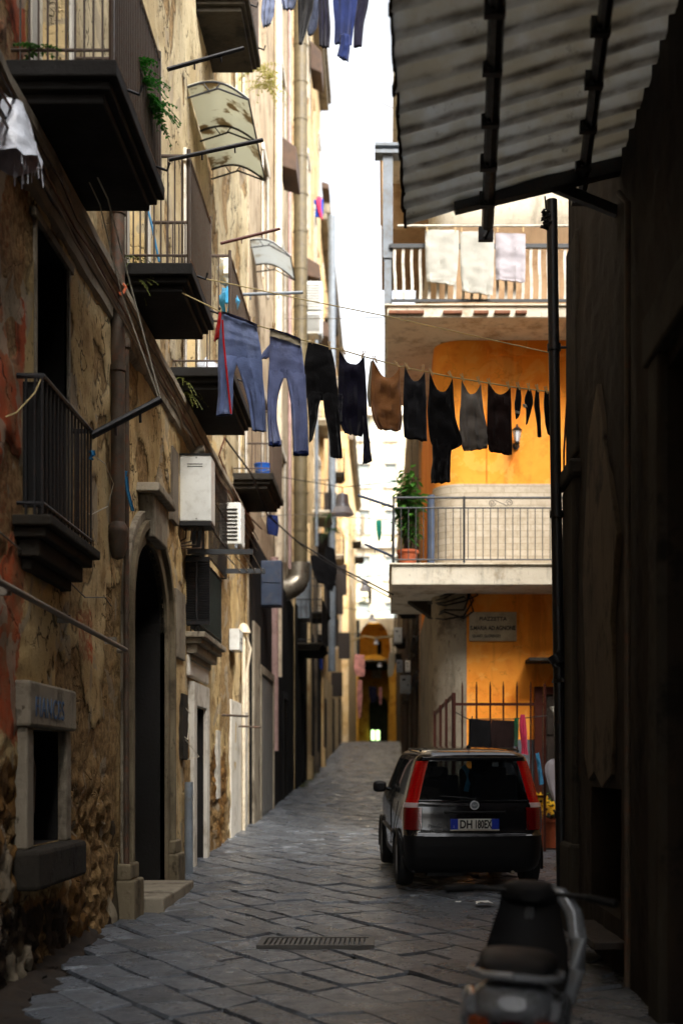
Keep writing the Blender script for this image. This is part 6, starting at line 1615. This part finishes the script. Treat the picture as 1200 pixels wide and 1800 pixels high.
    def seats(b):
        for x in (-.33, .33):
            b.obox((x,.72,.95), (.5,.14,.55), Matrix.Rotation(R(-12),3,'X')); b.obox((x,.67,1.24), (.24,.08,.16)); b.obox((x,1.75,.92), (.5,.14,.7), Matrix.Rotation(R(-12),3,'X')); b.obox((x,1.68,1.31), (.25,.08,.17))
        b.box(-.6,.6,.2,3,.4,.45)
    add('seats', t, m['seat'], seats, bevel=.03)
    add('blue_hanger', t, FA['sky'], lambda b: b.tube([(-.08,.32,1.34),(-.04,.32,1.28),(-.03,.32,1.15),(-.05,.32,1.06)], .028, 8), smooth=True)
    g0 = GZ(13.5)
    t.location = (.965, 13.42, g0 + .005); t.rotation_euler = (R(1.7), 0, R(4.2))
car()
# ================================================================== SCOOTER
m['silver'] = M('silver_scooter_paint', C(126,130,136), .22, .2, var=.12, bump=.03, dirt=C(110,106,100), dirtamt=.3, Coat_Weight=.7)
m['seatv'] = M('black_vinyl', (.006,.006,.007,1), .6, var=.2, bump=.15, bscale=80, spec=.2)
m['amber'] = light_mat('amber_lens', C(120,46,10))
def scooter():
    t = thing('parked_scooter', (0,0,0), 'silver scooter with black seat parked against the dark wall, in the bottom right corner', 'scooter')
    def add(name, par, mat, fn, smooth=True, bevel=0):
        b = MB(); fn(b); o = b.build(name, mat, None, smooth=smooth, bevel=bevel); o.parent = par; return o
    # local: y=0 at the tail, forward +y, wheelbase 1.28
    bd = add('tail_fairing', t, m['silver'], lambda b: superloft(b, crs([(-.02,.70,.05,.03,0,.3),(.05,.68,.12,.08,0,.3),(.2,.64,.165,.13),(.4,.58,.18,.16),(.6,.50,.175,.18),(.75,.42,.15,.16),(.85,.36,.11,.10)], 24)))
    for s in (-1, 1):
        add('side_panel', t, m['silver'], lambda b: superloft(b, crs([(.1,.66,.02,.04,s*.15),(.25,.60,.035,.11,s*.17),(.45,.53,.035,.13,s*.18),(.62,.46,.02,.09,s*.17)], 14)))
        add('dark_panel', t, m['bumper'], lambda b: superloft(b, crs([(.15,.49,.02,.03,s*.15),(.35,.42,.03,.08,s*.165),(.6,.36,.02,.05,s*.15)], 12)))
        add('turn_signal', t, m['amber'], lambda b: superloft(b, crs([(-.0,.60,.02,.025,s*.10),(.05,.59,.035,.035,s*.125),(.12,.575,.01,.02,s*.155)], 8)))
        add('grab_rail', t, m['silver'], lambda b: b.tube([(s*.13,.34,.79),(s*.165,.2,.80),(s*.16,.05,.81),(s*.10,-.05,.815),(0,-.07,.82)], .017, 10))
    add('tail_light', t, M('dull_red_lens', C(60,8,8), .2, bump=0), lambda b: superloft(b, crs([(-.03,.60,.03,.012),(-.01,.595,.045,.025),(.04,.59,.05,.03)], 8)))
    add('seat', t, m['seatv'], lambda b: superloft(b, crs([(.02,.795,.07,.02),(.08,.81,.125,.04),(.25,.82,.15,.055),(.42,.815,.15,.055),(.5,.79,.15,.045),(.62,.765,.145,.05),(.75,.75,.11,.055),(.84,.72,.05,.04)], 26), e=3))
    add('floorboard', t, m['bumper'], lambda b: superloft(b, crs([(.75,.27,.16,.03),(.95,.25,.17,.03),(1.12,.27,.16,.03)], 8)))
    add('leg_shield', t, m['seatv'], lambda b: superloft(b, [(1.08,.30,.17,.03,0,0),(1.12,.34,.16,.05),(1.17,.45,.18,.06),(1.21,.60,.19,.05),(1.24,.75,.18,.045),(1.26,.86,.15,.04),(1.27,.93,.12,.03)]) )
    add('leg_shield_panel', t, m['seatv'], lambda b: b.grid([[Vector((x*w, 1.05+.17*v - .05*(1-abs(x))*0, .28+.72*v)) + Vector((0, .05*abs(x)**2*-1, 0)) for x in [q/8-1 for q in range(17)]] for v, w in [(i/10, .13+.05*math.sin(math.pi*min(1,i/10*1.05))) for i in range(11)]]))
    add('headset', t, m['seatv'], lambda b: superloft(b, crs([(1.12,1.02,.05,.03),(1.18,1.02,.13,.06),(1.28,1.01,.12,.075),(1.36,.99,.05,.05)], 12)))
    add('headlight', t, m['frosted'], lambda b: superloft(b, crs([(1.33,.98,.09,.05),(1.38,.97,.06,.035)], 4)))
    add('handlebar', t, m['bumper'], lambda b: b.tube([(-.36,1.08,1.02),(-.24,1.13,1.035),(0,1.2,1.03),(.24,1.13,1.035),(.36,1.08,1.02)], .014, 8))
    for s in (-1, 1):
        add('grip', t, m['seatv'], lambda b: b.tube([(s*.37,1.075,1.02),(s*.25,1.125,1.034)], .02, 10)); add('brake_lever', t, m['rim'], lambda b: b.tube([(s*.24,1.17,1.03),(s*.30,1.19,1.02),(s*.37,1.15,1.005)], .007, 6))
        pass
    for s in (1,): add('shield_edge', t, m['silver'], lambda b: b.tube([(s*.05,1.2,1.06),(s*.13,1.19,1.04),(s*.19,1.17,.95),(s*.22,1.15,.82),(s*.225,1.13,.66),(s*.2,1.11,.5),(s*.16,1.1,.36)], [.02,.035,.042,.042,.038,.03,.02], 12))
    add('front_fender', t, m['silver'], lambda b: superloft(b, crs([(1.1,.42,.04,.03),(1.22,.52,.075,.04),(1.36,.52,.08,.04),(1.48,.44,.06,.035),(1.54,.36,.03,.02)], 14)))
    add('fork', t, m['rim'], lambda b: [b.tube([(s*.07,1.36,.26),(s*.07,1.26,.6),(0,1.2,.95)], .018, 8) for s in (-1,1)])
    add('engine', t, m['bumper'], lambda b: (superloft(b, crs([(.12,.30,.05,.06,-.1),(.35,.30,.07,.10,-.1),(.62,.33,.06,.09,-.1)], 10)), b.tube([(.13,.05,.34),(.14,.3,.32),(.13,.6,.3)], .055, 12)))
    add('rear_mudguard', t, m['bumper'], lambda b: superloft(b, crs([(-.10,.38,.05,.015),(-.06,.5,.06,.02),(.02,.58,.07,.03),(.2,.6,.08,.03)], 10)))
    ax = Matrix.Rotation(R(90), 3, 'Y')
    for (y, r) in ((.22,.25),(1.38,.25)):
        w = MB(); w.lathe([(.03,-.06),(.03,.06)], (0,y,r), 12, ax); h = w.build('wheel', m['rim'], None); h.parent = t
        w = MB(); w.lathe([(.15,-.05),(.21,-.058),(.24,-.045),(.25,0),(.24,.045),(.21,.058),(.15,.05)], (0,y,r), 28, ax, cap=False); o = w.build('tyre', m['tyre'], None, smooth=True); o.parent = h
        w = MB(); w.lathe([(.155,-.04),(.14,0),(.155,.04)], (0,y,r), 24, ax, cap=False)
        for k in range(5): a = k*2*math.pi/5; w.obox(Vector((0,y,r)) + ax @ Vector((.085*math.cos(a),.085*math.sin(a),0)), (.13,.03,.03), ax @ Matrix.Rotation(a,3,'Z'))
        o = w.build('rim', m['rim'], None); o.parent = h
    add('kick_stand', t, m['iron'], lambda b: b.tube([(-.1,.6,.25),(-.22,.55,.0)], .014, 6))
    p = W(880, 1700, 4.85); t.location = (p.x, 4.85, GZ(5.5)); t.rotation_euler = (R(.4), R(4), R(-9)); t.scale = (1.08, 1.0, .92)
scooter()

# ================================================================== LIGHT, SKY, CAMERA
SUN_EL, SUN_AZ = 46, 150          # azimuth measured from the lane direction towards the right
def light():
    w = bpy.data.worlds.new('World'); SC.world = w; w.use_nodes = True; nt = w.node_tree; bg = nt.nodes['Background']
    sk = nt.nodes.new('ShaderNodeTexSky'); sk.sky_type = 'NISHITA'; sk.sun_disc = False; sk.sun_elevation = R(SUN_EL); sk.sun_rotation = R(SUN_AZ); sk.dust_density = 4; sk.air_density = 1.2; sk.ozone_density = .6
    hs = nt.nodes.new('ShaderNodeHueSaturation'); hs.inputs['Saturation'].default_value = .22
    nt.links.new(sk.outputs[0], hs.inputs['Color']); nt.links.new(hs.outputs[0], bg.inputs[0]); bg.inputs[1].default_value = .15
    d = Vector((math.sin(R(SUN_AZ))*math.cos(R(SUN_EL)), math.cos(R(SUN_AZ))*math.cos(R(SUN_EL)), math.sin(R(SUN_EL))))
    l = bpy.data.lights.new('sun', 'SUN'); l.energy = 1.6; l.angle = R(28); l.color = (1.0, .95, .87); o = bpy.data.objects.new('sun', l); COL.objects.link(o)
    o.rotation_euler = d.to_track_quat('Z', 'Y').to_euler(); o.location = d*30
light()
cam = bpy.data.cameras.new('camera'); co = bpy.data.objects.new('camera', cam); COL.objects.link(co); SC.camera = co
co.location = (0, 0, EYE); co.rotation_euler = (R(90), 0, 0)
cam.sensor_fit = 'VERTICAL'; cam.sensor_height = 36; cam.lens = F*36/1800
cam.shift_x = -(VX-600)/1800; cam.shift_y = (VY-900)/1800
cam.clip_start = .05; cam.clip_end = 2000
cam.dof.use_dof = True; cam.dof.focus_distance = 11.6; cam.dof.aperture_fstop = 1.25
vs = SC.view_settings; vs.view_transform = 'Standard'; vs.look = 'None'; vs.exposure = 1.75; vs.gamma = 1
SC.cycles.max_bounces = 10; SC.cycles.diffuse_bounces = 5; SC.cycles.use_denoising = True
SC.cycles.sample_clamp_indirect = 4
